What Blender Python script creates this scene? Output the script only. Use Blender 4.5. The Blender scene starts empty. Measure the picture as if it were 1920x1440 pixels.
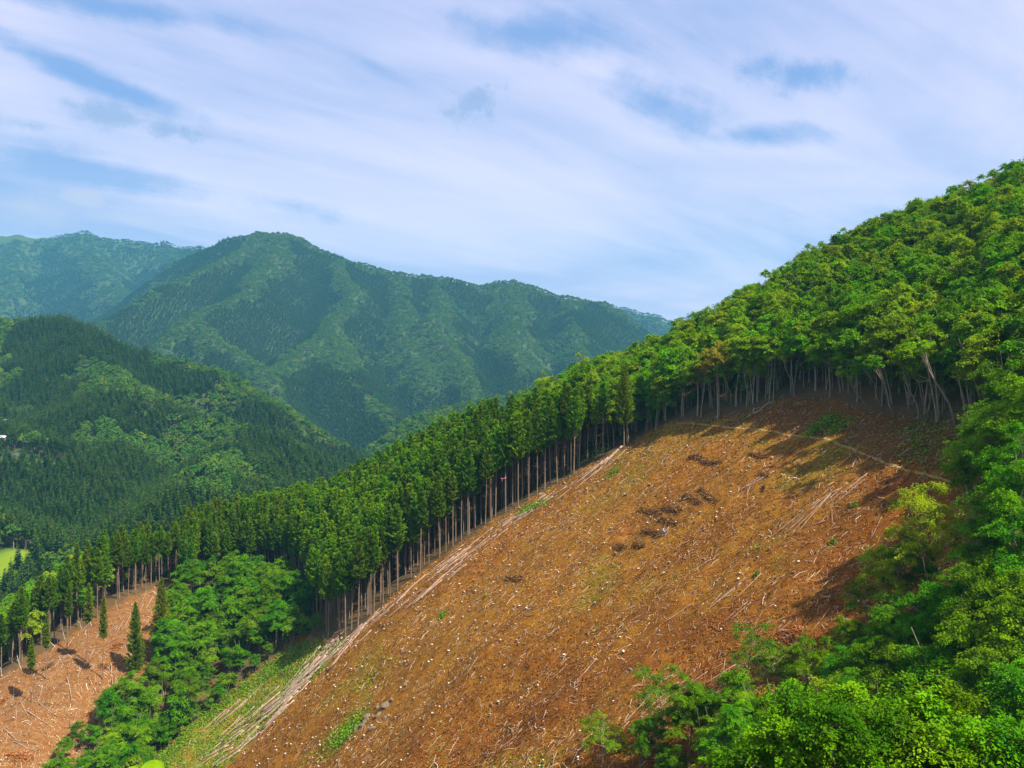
import bpy, math, random
import numpy as np
from mathutils import Vector

# ----------------------------------------------------------------------------- camera, sky, sun
SC = bpy.context.scene
COL = SC.collection
F = 1478.0                        # focal length in photograph pixels (1920 wide)
cam = bpy.data.cameras.new('camera'); cam_o = bpy.data.objects.new('camera', cam); COL.objects.link(cam_o)
cam_o.location = (0, 0, 0); cam_o.rotation_euler = (math.radians(90), 0, 0)
cam.sensor_width = 36.0; cam.lens = 36.0 * F / 1920.0
cam.clip_start = 0.1; cam.clip_end = 30000
SC.camera = cam_o
SC.view_settings.view_transform = 'Standard'; SC.view_settings.look = 'None'
SC.view_settings.exposure = 1.0; SC.view_settings.gamma = 1.0
SC.cycles.use_denoising = True; SC.cycles.denoising_prefilter = 'NONE'
SC.cycles.max_bounces = 5; SC.cycles.diffuse_bounces = 1; SC.cycles.glossy_bounces = 1
SC.cycles.transmission_bounces = 4; SC.cycles.volume_bounces = 0; SC.cycles.transparent_max_bounces = 4
SC.cycles.caustics_reflective = False; SC.cycles.caustics_refractive = False

SUN_AZ = math.radians(122)         # measured from +Y (view direction) towards +X
SUN_EL = math.radians(53)
SUN_DIR = Vector((math.sin(SUN_AZ) * math.cos(SUN_EL), math.cos(SUN_AZ) * math.cos(SUN_EL), math.sin(SUN_EL)))
sun = bpy.data.lights.new('sun', 'SUN'); sun.energy = 5.0; sun.angle = math.radians(0.6); sun.color = (1.0, 0.94, 0.84)
sun_o = bpy.data.objects.new('sun', sun); COL.objects.link(sun_o)
sun_o.rotation_euler = SUN_DIR.to_track_quat('Z', 'Y').to_euler()


class NT:
    """small helper to write node graphs"""
    def __init__(self, tree): self.t = tree; self.n = tree.nodes; self.l = tree.links
    def node(self, kind, **kw):
        o = self.n.new(kind)
        for k, v in kw.items():
            if k == 'inp':
                for a, b in v.items():
                    if hasattr(b, 'is_output') or isinstance(b, bpy.types.NodeSocket): self.l.new(b, o.inputs[a])
                    else: o.inputs[a].default_value = b
            else: setattr(o, k, v)
        return o
    def math(self, op, a, b=None, c=None, clamp=False):
        o = self.n.new('ShaderNodeMath'); o.operation = op; o.use_clamp = clamp
        for i, v in enumerate((a, b, c)):
            if v is None: continue
            if isinstance(v, (int, float)): o.inputs[i].default_value = v
            else: self.l.new(v, o.inputs[i])
        return o.outputs[0]
    def mix(self, f, a, b, mode='MIX'):
        o = self.n.new('ShaderNodeMix'); o.data_type = 'RGBA'; o.blend_type = mode; o.clamp_factor = True
        for s, v in ((o.inputs[0], f), (o.inputs[6], a), (o.inputs[7], b)):
            if isinstance(v, (int, float)): s.default_value = v
            elif isinstance(v, tuple): s.default_value = v if len(v) == 4 else v + (1,)
            else: self.l.new(v, s)
        return o.outputs[2]
    def ramp(self, v, a, b):
        o = self.n.new('ShaderNodeMapRange'); o.clamp = True; o.interpolation_type = 'SMOOTHSTEP'
        self.l.new(v, o.inputs[0]); o.inputs[1].default_value = a; o.inputs[2].default_value = b
        return o.outputs[0]
    def noise(self, vec, scale, detail=3.0, rough=0.55, dist=0.0):
        o = self.n.new('ShaderNodeTexNoise'); o.inputs['Scale'].default_value = scale
        o.inputs['Detail'].default_value = detail; o.inputs['Roughness'].default_value = rough
        o.inputs['Distortion'].default_value = dist
        if vec is not None: self.l.new(vec, o.inputs['Vector'])
        return o.outputs['Fac']


def build_world():
    w = bpy.data.worlds.new('World'); SC.world = w; w.use_nodes = True
    t = NT(w.node_tree); t.n.clear()
    out = t.node('ShaderNodeOutputWorld')
    sky = t.node('ShaderNodeTexSky', sky_type='NISHITA', sun_disc=False)
    sky.sun_elevation = SUN_EL; sky.sun_rotation = SUN_AZ; sky.altitude = 500; sky.air_density = 1.0; sky.dust_density = 0.6
    tc = t.node('ShaderNodeTexCoord')
    sep = t.node('ShaderNodeSeparateXYZ', inp={0: tc.outputs['Generated']})
    x, y, z = sep.outputs
    zc = t.math('ADD', t.math('MAXIMUM', z, 0.0), 0.10)
    px = t.math('DIVIDE', x, zc); py = t.math('DIVIDE', y, zc)
    # cirrus sheet: coordinates on a flat layer, combed along one wind direction
    ca, sa = 0.77, 0.64
    al = t.math('ADD', t.math('MULTIPLY', px, ca), t.math('MULTIPLY', py, sa))
    ac = t.math('SUBTRACT', t.math('MULTIPLY', py, ca), t.math('MULTIPLY', px, sa))
    v1 = t.node('ShaderNodeCombineXYZ', inp={0: t.math('MULTIPLY', al, 0.26), 1: t.math('MULTIPLY', ac, 0.60), 2: 3.1})
    v2 = t.node('ShaderNodeCombineXYZ', inp={0: t.math('MULTIPLY', al, 0.45), 1: t.math('MULTIPLY', ac, 2.6), 2: 7.7})
    v3 = t.node('ShaderNodeCombineXYZ', inp={0: t.math('MULTIPLY', al, 0.35), 1: t.math('MULTIPLY', ac, 0.5), 2: 11.3})
    n1 = t.noise(v1.outputs[0], 1.25, 5, 0.52, 0.9)
    n2 = t.noise(v2.outputs[0], 1.5, 5, 0.62, 0.4)
    n3 = t.noise(v3.outputs[0], 0.8, 3, 0.5, 0.3)
    # azimuth / elevation for the few single clouds and gaps
    az = t.math('ARCTAN2', x, y)
    el = t.math('ARCTAN2', z, t.math('SQRT', t.math('ADD', t.math('MULTIPLY', x, x), t.math('MULTIPLY', y, y))))
    dn = t.noise(tc.outputs['Generated'], 9.0, 6, 0.65)
    dn2 = t.noise(tc.outputs['Generated'], 30.0, 5, 0.65); dn3 = t.noise(tc.outputs['Generated'], 48.0, 6, 0.72)
    def blob(pxl, pyl, rx, ry, tilt=0.0, soft=(0.0, 1.0), rag=0.9):
        a0 = math.atan((pxl - 960) / F); e0 = math.atan((720 - pyl) / F * math.cos(a0))
        rx /= F; ry /= F; c, s = math.cos(tilt), math.sin(tilt)
        dx = t.math('SUBTRACT', az, a0); dy = t.math('SUBTRACT', el, e0)
        u = t.math('DIVIDE', t.math('ADD', t.math('MULTIPLY', dx, c), t.math('MULTIPLY', dy, s)), rx)
        v = t.math('DIVIDE', t.math('SUBTRACT', t.math('MULTIPLY', dy, c), t.math('MULTIPLY', dx, s)), ry)
        r = t.math('SQRT', t.math('ADD', t.math('MULTIPLY', u, u), t.math('MULTIPLY', v, v)))
        r = t.math('ADD', r, t.math('ADD', t.math('MULTIPLY', t.math('SUBTRACT', dn3 if rx < 0.062 else dn2 if rx < 0.09 else dn, 0.5), rag * 3.0), t.math('MULTIPLY', t.math('SUBTRACT', n2, 0.5), 1.1 if rx > 0.07 else 0.0)))
        return t.ramp(t.math('SUBTRACT', 1.0, r), soft[0], soft[1])
    def total(lst):
        o = lst[0]
        for q in lst[1:]: o = t.math('MAXIMUM', o, q)
        return o
    gaps = total([blob(1020, 65, 260, 55, -0.10, soft=(0.0, 0.85), rag=0.5), blob(1250, 195, 200, 65, -0.45, soft=(0.0, 0.85), rag=0.5), blob(1500, 140, 130, 45, -0.25, soft=(0.0, 0.85), rag=0.5),
                  blob(550, 388, 130, 20, -0.15, (0.0, 2.0), 0.8), blob(700, 125, 150, 20, -0.35, soft=(0.0, 2.0), rag=0.6), blob(180, 150, 220, 25, -0.25, soft=(0.0, 0.85), rag=0.5),
                  blob(150, 320, 260, 45, -0.1, soft=(0.0, 0.85), rag=0.5), blob(1420, 255, 160, 30, -0.1, soft=(0.0, 0.85), rag=0.5), blob(250, 20, 260, 30, 0.0, soft=(0.0, 0.85), rag=0.5)])
    cover = t.math('ADD', t.math('MULTIPLY', n1, 1.0), t.math('ADD', t.math('MULTIPLY', n2, 0.30), t.math('MULTIPLY', n3, 0.50)))
    cover = t.ramp(cover, 0.62, 1.12)
    cover = t.math('MAXIMUM', cover, blob(1330, 330, 700, 120, -0.30, (0.0, 1.6), 0.5))
    cover = t.math('MAXIMUM', cover, blob(1720, 120, 300, 210, -0.6, (0.0, 1.6), 0.5))
    cover = t.math('MULTIPLY', cover, t.math('SUBTRACT', 1.0, t.math('MULTIPLY', gaps, 0.85)))
    low = t.ramp(el, 0.34, 0.02)
    cover = t.math('MAXIMUM', cover, t.math('MULTIPLY', low, 0.62))
    cover = t.math('ADD', t.math('MULTIPLY', cover, 0.80), 0.13)
    skyc = t.mix(1.0, sky.outputs[0], (0.115, 0.115, 0.115), 'MULTIPLY')
    skyc = t.mix(0.75, skyc, t.mix(low, (0.07, 0.26, 0.68), (0.28, 0.39, 0.72)))
    cloud = t.mix(n1, (0.61, 0.57, 0.84), (0.90, 0.83, 0.96))
    col = t.mix(cover, skyc, cloud)
    dark = total([blob(888, 192, 72, 34, 0.25, (0.0, 0.9), 0.95), blob(215, 215, 105, 26, -0.12, (0.0, 1.1), 0.95), blob(325, 245, 70, 20, -0.1, (0.0, 1.0), 0.9),
                  blob(50, 234, 60, 16, 0, (0.0, 1.4), 0.7)])
    col = t.mix(t.math('MULTIPLY', dark, 0.75), col, (0.29, 0.39, 0.64))
    puff = total([blob(157, 372, 45, 20, 0, (0.0, 0.6), 0.4), blob(60, 395, 130, 40, 0, (0.0, 1.2), 0.4), blob(240, 410, 160, 22, 0, (0.0, 1.2), 0.4)])
    col = t.mix(t.math('MULTIPLY', puff, 0.75), col, (0.62, 0.60, 0.74))
    bg = t.node('ShaderNodeBackground', inp={0: col, 1: 0.615})
    t.l.new(bg.outputs[0], out.inputs[0])
build_world()
SC.world.cycles.sampling_method = 'MANUAL'; SC.world.cycles.sample_map_resolution = 512

# ----------------------------------------------------------------------------- noise and terrain functions
RNG = np.random.default_rng(7)
random.seed(7)


def vnoise(x, y, seed=0):
    xi = np.floor(x).astype(np.int64); yi = np.floor(y).astype(np.int64)
    fx = x - xi; fy = y - yi
    fx = fx * fx * fx * (fx * (fx * 6 - 15) + 10); fy = fy * fy * fy * (fy * (fy * 6 - 15) + 10)
    def h(a, b):
        n = (a * 374761393 + b * 668265263 + seed * 974711) & 0x7fffffff
        n = ((n ^ (n >> 13)) * 1274126177) & 0x7fffffff
        n = (n ^ (n >> 16)) & 0xffff
        return n / 32767.5 - 1.0
    return (h(xi, yi) * (1 - fx) + h(xi + 1, yi) * fx) * (1 - fy) + (h(xi, yi + 1) * (1 - fx) + h(xi + 1, yi + 1) * fx) * fy


def fbm(x, y, wl, octaves=4, seed=0, gain=0.5):
    s = 0; a = 1.0; f = 1.0 / wl
    for i in range(octaves):
        s = s + a * vnoise(x * f + 17.3 * i, y * f - 9.1 * i, seed + i); a *= gain; f *= 2.03
    return s


def unproj(px, py, d): return ((px - 960) / F * d, d, (720 - py) / F * d)
def project(x, y, z): return 960 + F * x / y, 720 - F * z / y

PA, PB, PC = 0.6045, 0.2275, -96.6         # the near hillside is close to one tilted plane
def plane(x, y): return PC + PA * x + PB * y

# crest of the near hill: (photo x, photo y of the tree tops, tree height, distance or None = on the plane)
CREST = [(2250, 180, 20, 215), (2080, 225, 20, None), (1920, 290, 20, None), (1800, 350, 20, None), (1640, 405, 20, None), (1520, 470, 20, None), (1400, 545, 20, None),
         (1290, 603, 20, None), (1190, 648, 20, None), (1050, 685, 22, None), (950, 735, 24, None), (850, 785, 24, None), (700, 853, 25, None),
         (600, 897, 25, 352), (500, 928, 25, 345), (370, 955, 25, 340), (280, 990, 22, 338), (170, 1028, 18, 338), (60, 1060, 15, 322), (0, 1085, 15, 300), (-90, 1115, 15, 285)]
crest = []
for px, py, h, d in CREST:
    u = (px - 960) / F; v = (720 - py) / F
    if d is None: d = (-PC - h) / (PA * u + PB - v)
    crest.append((u * d, d, v * d - h))
crest = np.array(crest)
R_LINE = np.vstack([[[520, 130], [340, 185]], crest[:, :2], [[-235, 240], [-270, 170], [-320, 60], [-380, -80]]])

ctrl = []
for p in crest[12:]: ctrl.append((p[0], p[1], p[2]))
for px, py, d in [(330, 1110, 295), (270, 1112, 290), (150, 1180, 272), (0, 1270, 250), (-120, 1320, 240), (0, 1440, 210), (200, 1300, 240), (100, 1350, 230), (-100, 1500, 200),
                  (560, 1215, 249), (470, 1250, 250), (430, 1290, 246), (330, 1385, 231), (290, 1440, 220), (235, 1440, 222)]:
    ctrl.append(unproj(px, py, d))
ctrl.append((-110, 180, -125)); ctrl.append((-150, 140, -140)); ctrl.append((-60, 120, -112)); ctrl.append((-200, 180, -125)); ctrl.append((-260, 120, -140))
CT = np.array(ctrl)
res = [(x, y, z - plane(x, y)) for x, y, z in CT]
for x in (-45, -20, 10, 40, 80, 120, 160, 220):
    for y in (60, 110, 160, 200, 240, 280, 320):
        if x > -45 + (200 - y) * 0.25 or y > 210: res.append((x, y, 0.0))
res = np.array(res)
def _tps(d2): return d2 * np.log(d2 + 1e-6) * 0.5
d2 = ((res[:, None, :2] - res[None, :, :2]) ** 2).sum(-1) / 1e4
n_ = len(res)
A_ = np.zeros((n_ + 3, n_ + 3)); A_[:n_, :n_] = _tps(d2) + np.eye(n_) * 0.01
A_[:n_, n_] = 1; A_[:n_, n_ + 1:] = res[:, :2] / 100; A_[n_:, :n_] = A_[:n_, n_:].T
TW = np.linalg.solve(A_, np.concatenate([res[:, 2], [0, 0, 0]]))


def poly_dist(x, y, line, z=None):
    """distance to a polyline, side of it, and (optionally) the interpolated value of z along it"""
    best = np.full(x.shape, 1e18); side = np.zeros(x.shape); zz = np.zeros(x.shape)
    for i in range(len(line) - 1):
        ax, ay = line[i][:2]; bx, by = line[i + 1][:2]
        dx, dy = bx - ax, by - ay; L = dx * dx + dy * dy + 1e-9
        t = np.clip(((x - ax) * dx + (y - ay) * dy) / L, 0, 1)
        q = (x - ax - t * dx) ** 2 + (y - ay - t * dy) ** 2
        m = q < best
        best = np.where(m, q, best)
        side = np.where(m, np.sign(dx * (y - ay) - dy * (x - ax)), side)
        if z is not None: zz = np.where(m, z[i] + t * (z[i + 1] - z[i]), zz)
    return np.sqrt(best), side, zz


def smax(a, b, k): return 0.5 * (a + b + np.sqrt((a - b) ** 2 + k * k))


def H_hill(x, y):
    r = np.zeros(x.shape)
    for i in range(n_):
        r += TW[i] * _tps(((x - res[i, 0]) ** 2 + (y - res[i, 1]) ** 2) / 1e4)
    r += TW[n_] + TW[n_ + 1] * x / 100 + TW[n_ + 2] * y / 100
    r = np.clip(r, -35, 45)
    dist, side, _ = poly_dist(x, y, R_LINE)
    s = np.where(side < 0, dist, 0.0)
    h = plane(x, y) + r - 0.72 * (np.sqrt(s * s + 400) - 20)
    h = h + 1.5 * fbm(x, y, 38, 3, 3) + 0.36 * fbm(x, y, 6.0, 4, 9, 0.6)
    # spurs and hollows that run down the slope
    ac = -0.352 * x + 0.936 * y
    h = h + 1.0 * fbm(ac + 6 * fbm(x, y, 60, 2, 5), x * 0 + 4.2, 21, 2, 21) + 0.30 * fbm(ac + 2.5 * fbm(x, y, 25, 2, 6), (-0.936 * x - 0.352 * y) * 0.12, 3.6, 3, 23)
    return h


def RL(*pts, h=18): return np.array([(unproj(a, b, d)[0], d, unproj(a, b, d)[2] - h) for a, b, d in pts])

RIDGES = [  # (polyline of photo x, photo y, distance; side slope)
    (RL((-420, 560, 1350), (-200, 575, 1300), (0, 590, 1250), (110, 600, 1200), (150, 620, 1150), (220, 645, 1120), (300, 665, 1100), (380, 680, 1100), (430, 690, 1100), (480, 720, 1080), (540, 752, 1060), (600, 800, 1050), (690, 868, 1040)), 0.66),
    (RL((110, 600, 1200), (135, 650, 1060), (180, 690, 1000), (240, 722, 920), (320, 768, 860), (410, 785, 830), (480, 803, 810), (560, 825, 800), (620, 848, 815), (680, 880, 830)), 0.66),
    (RL((240, 722, 920), (225, 800, 790), (210, 870, 690), (195, 915, 640)), 0.60),
    (RL((0, 590, 1250), (-40, 680, 1060), (-60, 745, 930), (0, 775, 850), (80, 800, 780), (140, 835, 715), (165, 880, 660)), 0.62),
    (RL((410, 785, 830), (430, 830, 740), (385, 875, 620), (350, 905, 560)), 0.60),
    (RL((-260, 900, 600), (-80, 935, 560), (0, 965, 530), (90, 1010, 500), (160, 1050, 470)), 0.55),
    (RL((350, 480, 3500), (395, 458, 3300), (440, 443, 3200), (500, 437, 3100), (530, 432, 3050), (555, 441, 3020), (600, 466, 3000), (650, 480, 2960), (700, 489, 2940), (760, 511, 2900), (830, 522, 2900), (900, 527, 2900), (960, 521, 2900), (1010, 536, 2900), (1080, 553, 2900), (1140, 564, 2950), (1190, 600, 3000)), 0.86),
    (RL((500, 437, 3100), (440, 475, 2850), (390, 500, 2700), (310, 535, 2500), (180, 600, 2200), (100, 660, 2000)), 0.84),
    (RL((530, 432, 3050), (500, 490, 2720), (430, 550, 2350), (370, 585, 2150), (300, 640, 1950), (240, 690, 1800)), 0.82),
    (RL((370, 585, 2150), (430, 640, 1980), (500, 690, 1820), (570, 765, 1620)), 0.8),
    (RL((650, 480, 2960), (640, 560, 2500), (597, 622, 2150), (515, 690, 1860), (480, 730, 1700)), 0.82),
    (RL((597, 622, 2150), (660, 690, 1900), (730, 755, 1680), (775, 800, 1520)), 0.8),
    (RL((760, 511, 2900), (740, 580, 2550), (770, 650, 2250), (800, 710, 2000)), 0.82),
    (RL((830, 522, 2900), (815, 570, 2600), (805, 605, 2400), (880, 690, 2050), (910, 740, 1850)), 0.82),
    (RL((960, 521, 2900), (960, 590, 2550), (940, 630, 2350), (1000, 690, 2100)), 0.82),
    (RL((1080, 553, 2900), (1070, 610, 2550), (1100, 680, 2250)), 0.82),
    (RL((1300, 640, 1600), (1150, 680, 1500), (1050, 705, 1400), (950, 735, 1310), (870, 757, 1250), (800, 782, 1200), (740, 818, 1150), (690, 858, 1110)), 0.66),
    (RL((-700, 430, 4600), (-300, 440, 4500), (0, 437, 4500), (80, 440, 4500), (165, 435, 4500), (190, 440, 4500), (240, 449, 4500), (310, 456, 4500), (370, 459, 4500), (430, 470, 4400), (520, 520, 4300)), 0.86),
    (RL((165, 435, 4500), (185, 490, 4050), (235, 560, 3500)), 0.84),
    (RL((310, 456, 4500), (335, 500, 4050), (260, 580, 3400)), 0.84),
    (RL((40, 440, 4500), (20, 520, 3850), (-60, 600, 3200)), 0.84),
    (RL((1040, 566, 4700), (1140, 566, 4600), (1200, 582, 4500), (1250, 597, 4500), (1290, 591, 4500), (1450, 585, 4500), (1800, 590, 4500)), 0.84),
]
RIDGE_BB = []
for L, s in RIDGES: RIDGE_BB.append((L[:, 0].min(), L[:, 0].max(), L[:, 1].min(), L[:, 1].max()))


def H_far(x, y, want_crest=False):
    r = np.sqrt(x * x + y * y)
    wob = np.clip((r - 400) / 500, 0, 1)
    xw = x + wob * (28 * fbm(x, y, 260, 3, 31)); yw = y + wob * (28 * fbm(x, y, 260, 3, 37))
    h = np.full(x.shape, -165.0) + 5 * fbm(x, y, 220, 2, 2)
    near = np.full(x.shape, 1e9)
    for (L, s), bb in zip(RIDGES, RIDGE_BB):
        top = L[:, 2].max() + 260; reach = top / s
        m = (x > bb[0] - reach) & (x < bb[1] + reach) & (y > bb[2] - reach) & (y < bb[3] + reach)
        if not m.any(): continue
        d, _, z = poly_dist(xw[m], yw[m], L, L[:, 2])
        k = 8 + 0.0045 * r[m]
        c = z - s * (np.sqrt(d * d + k * k) - k)
        h[m] = smax(h[m], c, 8 + 0.002 * r[m])
        near[m] = np.minimum(near[m], d / (0.05 * r[m] + 1))
    rough = np.clip((r - 350) / 1500, 0, 1)
    rid = 1 - np.abs(fbm(x, y, 330, 4, 51))
    h = h + rough * (20 * (rid - 0.75) * np.clip(near * 0.6, 0.12, 1) + 7 * fbm(x, y, 90, 3, 57)) + 3.0 * fbm(x, y, 60, 3, 61) * np.clip((r - 300) / 300, 0, 1)
    return (h, near) if want_crest else h


def H(x, y):
    x = np.asarray(x, float); y = np.asarray(y, float)
    sh = x.shape; x = x.ravel(); y = y.ravel()
    r = np.sqrt(x * x + y * y)
    h = H_far(x, y)
    m = r < 900
    if m.any():
        hn = H_hill(x[m], y[m])
        h[m] = smax(h[m], hn, 4.0)
        knoll = -1.75 - 0.66 * np.maximum(r[m] - 0.6, 0) - 0.0004 * r[m] ** 2      # the knoll the photographer stands on
        h[m] = np.maximum(h[m], knoll)
    return h.reshape(sh)


def ground_at(px, py, dmin=70.0, dmax=520.0, n=900):
    """where the sight line through a photo pixel meets the ground"""
    d = np.geomspace(dmin, dmax, n); u = (px - 960) / F; v = (720 - py) / F
    g = H(u * d, d) - v * d
    i = np.argmax(g >= 0)
    if g[i] < 0: i = n - 1
    if i > 0 and g[i] >= 0:
        t = g[i - 1] / (g[i - 1] - g[i]); dd = d[i - 1] + t * (d[i] - d[i - 1])
    else: dd = d[i]
    return (u * dd, dd, float(H(np.array([u * dd]), np.array([dd]))[0]))


def base_for_top(px, py, h, dmin=45.0, dmax=420.0):
    """stand a thing of height h on the ground so that its top shows at a photo pixel"""
    d = np.geomspace(dmin, dmax, 900); u = (px - 960) / F; v = (720 - py) / F
    g = H(u * d, d) + h - v * d
    i = int(np.argmax(g >= 0)); dd = d[i]
    return (u * dd, dd, float(H(np.array([u * dd]), np.array([dd]))[0]))


def inside(x, y, poly):
    x = np.asarray(x); y = np.asarray(y); c = np.zeros(x.shape, bool)
    n = len(poly)
    for i in range(n):
        x1, y1 = poly[i][:2]; x2, y2 = poly[i - 1][:2]
        m = ((y1 > y) != (y2 > y)) & (x < (x2 - x1) * (y - y1) / (y2 - y1 + 1e-12) + x1)
        c ^= m
    return c

CLEAR_PX = [(1170, 840), (1120, 862), (1080, 884), (1010, 927), (940, 968), (870, 1012), (800, 1062), (740, 1112), (690, 1163), (655, 1194), (620, 1210), (590, 1195), (565, 1190), (535, 1212),
            (500, 1245), (450, 1285), (400, 1325), (360, 1352), (320, 1395), (285, 1440), (230, 1540), (700, 1900), (1050, 1800), (1250, 1600), (1420, 1480), (1560, 1350), (1660, 1230), (1740, 1120), (1830, 1010), (1900, 910), (1880, 830),
            (1830, 806), (1760, 792), (1690, 778), (1625, 768), (1560, 745), (1490, 742), (1440, 760), (1380, 778), (1300, 785), (1240, 797), (1205, 815)]
LEFT_PX = [(-120, 1330), (-40, 1290), (0, 1270), (60, 1238), (120, 1198), (170, 1172), (220, 1132), (270, 1110), (322, 1092), (345, 1092), (342, 1150), (322, 1210), (300, 1262), (262, 1315), (215, 1350), (160, 1400), (110, 1480), (60, 1600), (-150, 1600)]
GULLY_PX = [(335, 1150), (365, 1110), (420, 1095), (480, 1090), (540, 1085), (575, 1130), (590, 1195), (560, 1205), (500, 1245), (450, 1285), (400, 1325), (360, 1352), (310, 1400), (270, 1470), (200, 1560), (60, 1600), (110, 1480), (160, 1400), (215, 1350), (262, 1315), (300, 1262)]
CLEAR = [ground_at(a, b) for a, b in CLEAR_PX]
LEFT = [ground_at(a, b) for a, b in LEFT_PX]
GULLY = [ground_at(a, b) for a, b in GULLY_PX]
GRASS_PX = [(655, 1194), (640, 1215), (600, 1260), (560, 1290), (520, 1340), (470, 1390), (420, 1440), (350, 1540), (180, 1600), (285, 1440), (360, 1352), (450, 1285), (535, 1212), (590, 1195), (620, 1210)]
GRASS = [ground_at(a, b) for a, b in GRASS_PX]
SHADE_PATCH = [ground_at(a, b) for a, b in [(1240, 799), (1300, 789), (1380, 797), (1460, 806), (1530, 817), (1600, 838), (1690, 872), (1800, 900), (1890, 900), (1880, 830), (1830, 800), (1690, 770), (1560, 738), (1490, 735), (1380, 770), (1300, 778)]]  # ground above the footpath whose shade is painted into the soil colour

# ----------------------------------------------------------------------------- mesh helpers (everything is quads)
def make_mesh(name, V, Q, mats, mi=None, smooth=False, col=None, tri=None):
    me = bpy.data.meshes.new(name)
    V = np.asarray(V, np.float32); Q = np.asarray(Q, np.int32)
    me.vertices.add(len(V)); me.vertices.foreach_set('co', V.ravel())
    k = Q.shape[1]
    me.loops.add(Q.size); me.loops.foreach_set('vertex_index', Q.ravel())
    me.polygons.add(len(Q))
    me.polygons.foreach_set('loop_start', np.arange(0, Q.size, k, dtype=np.int32))
    for m in mats: me.materials.append(m)
    if mi is not None: me.polygons.foreach_set('material_index', np.asarray(mi, np.int32))
    me.polygons.foreach_set('use_smooth', np.full(len(Q), smooth))
    if col is not None:
        a = me.attributes.new('tint', 'FLOAT_COLOR', 'POINT')
        a.data.foreach_set('color', np.asarray(col, np.float32).ravel())
    me.update(calc_edges=True)
    return me


class Geo:
    def __init__(self): self.V = []; self.Q = []; self.M = []; self.C = []; self.n = 0; self.S = []
    def add(self, V, Q, m=0, c=None):
        V = np.asarray(V, float).reshape(-1, 3); Q = np.asarray(Q, int).reshape(-1, 4)
        self.V.append(V); self.Q.append(Q + self.n); self.M.append(np.full(len(Q), m)); self.n += len(V)
        if c is not None: self.C.append(np.broadcast_to(np.asarray(c, float), (len(V), 4)))
        return self
    def mesh(self, name, mats, smooth=False):
        return make_mesh(name, np.vstack(self.V), np.vstack(self.Q), mats, np.concatenate(self.M), smooth, np.vstack(self.C) if self.C else None)


def tube(P, R, n=6, caps=True, rag=0.0, rng=None):
    P = np.asarray(P, float); R = np.asarray(R, float)
    T = np.gradient(P, axis=0); T /= np.linalg.norm(T, axis=1)[:, None] + 1e-9
    ref = np.array([0.0, 0.0, 1.0]) if abs(T[0][2]) < 0.9 else np.array([1.0, 0.0, 0.0])
    A = np.cross(T, ref); A /= np.linalg.norm(A, axis=1)[:, None] + 1e-9
    B = np.cross(T, A)
    a = np.linspace(0, 2 * np.pi, n, endpoint=False)
    k = 1.0 if not rag else 1 + rag * rng.standard_normal((len(P), n))
    ring = (np.cos(a)[None, :, None] * A[:, None, :] + np.sin(a)[None, :, None] * B[:, None, :]) * (R[:, None] * k)[:, :, None]
    V = (P[:, None, :] + ring).reshape(-1, 3)
    i = np.arange(len(P) - 1)[:, None] * n; j = np.arange(n)[None, :]; jn = (j + 1) % n
    Q = np.stack([i + j, i + jn, i + n + jn, i + n + j], -1).reshape(-1, 4)
    if caps:
        e = (len(P) - 1) * n; c = []
        for q in range(1, n - 1, 2):
            w = (q + 2) % n
            c.append((0, q + 1, q, 0) if False else (0, w if w else 0, q + 1, q) if w else (0, q + 1, q, q))
        c = [(0, min(q + 2, n - 1), q + 1, q) for q in range(1, n - 2, 2)]
        top = [(e + 0, e + q, e + q + 1, e + min(q + 2, n - 1)) for q in range(1, n - 2, 2)]
        Q = np.vstack([Q, c, top])
    return V, Q


def leaves(C, D, N, L, W, fold=0.18):
    """pointed folded leaf blades: centre, direction, normal, length, width"""
    D = D / (np.linalg.norm(D, axis=1)[:, None] + 1e-9)
    S = np.cross(D, N); S /= np.linalg.norm(S, axis=1)[:, None] + 1e-9
    U = np.cross(S, D)
    L = np.broadcast_to(L, (len(C),))[:, None]; W = np.broadcast_to(W, (len(C),))[:, None]
    b = C - D * L * 0.5; t = C + D * L * 0.5 - U * L * 0.08
    l = C - S * W * 0.5 + U * W * fold; r = C + S * W * 0.5 + U * W * fold
    V = np.stack([b, r, t, l], 1).reshape(-1, 3)
    Q = np.arange(len(C) * 4).reshape(-1, 4)
    return V, Q


def rdir(rng, n):
    v = rng.standard_normal((n, 3)); return v / np.linalg.norm(v, axis=1)[:, None]


def obj(name, data, parent=None, loc=None, rotz=None, scale=None):
    o = bpy.data.objects.new(name, data); COL.objects.link(o)
    if parent: o.parent = parent
    if loc is not None: o.location = loc
    if rotz is not None: o.rotation_euler = (0, 0, rotz)
    if scale is not None: o.scale = scale if hasattr(scale, '__len__') else (scale,) * 3
    return o


def tag(o, label=None, cat=None, group=None, kind=None):
    if label: o['label'] = label
    if cat: o['category'] = cat
    if group: o['group'] = group
    if kind: o['kind'] = kind
    return o

# ----------------------------------------------------------------------------- materials
def principled(t, out, base, rough=0.8, spec=0.2, normal=None):
    p = t.node('ShaderNodeBsdfPrincipled')
    if isinstance(base, tuple): p.inputs['Base Color'].default_value = base + (1,)
    else: t.l.new(base, p.inputs['Base Color'])
    p.inputs['Roughness'].default_value = rough; p.inputs['Specular IOR Level'].default_value = spec
    if normal is not None: t.l.new(normal, p.inputs['Normal'])
    if out is not None: t.l.new(p.outputs[0], out.inputs[0])
    return p


def new_mat(name):
    m = bpy.data.materials.new(name); m.use_nodes = True; t = NT(m.node_tree); t.n.clear()
    return m, t, t.node('ShaderNodeOutputMaterial')


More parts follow.
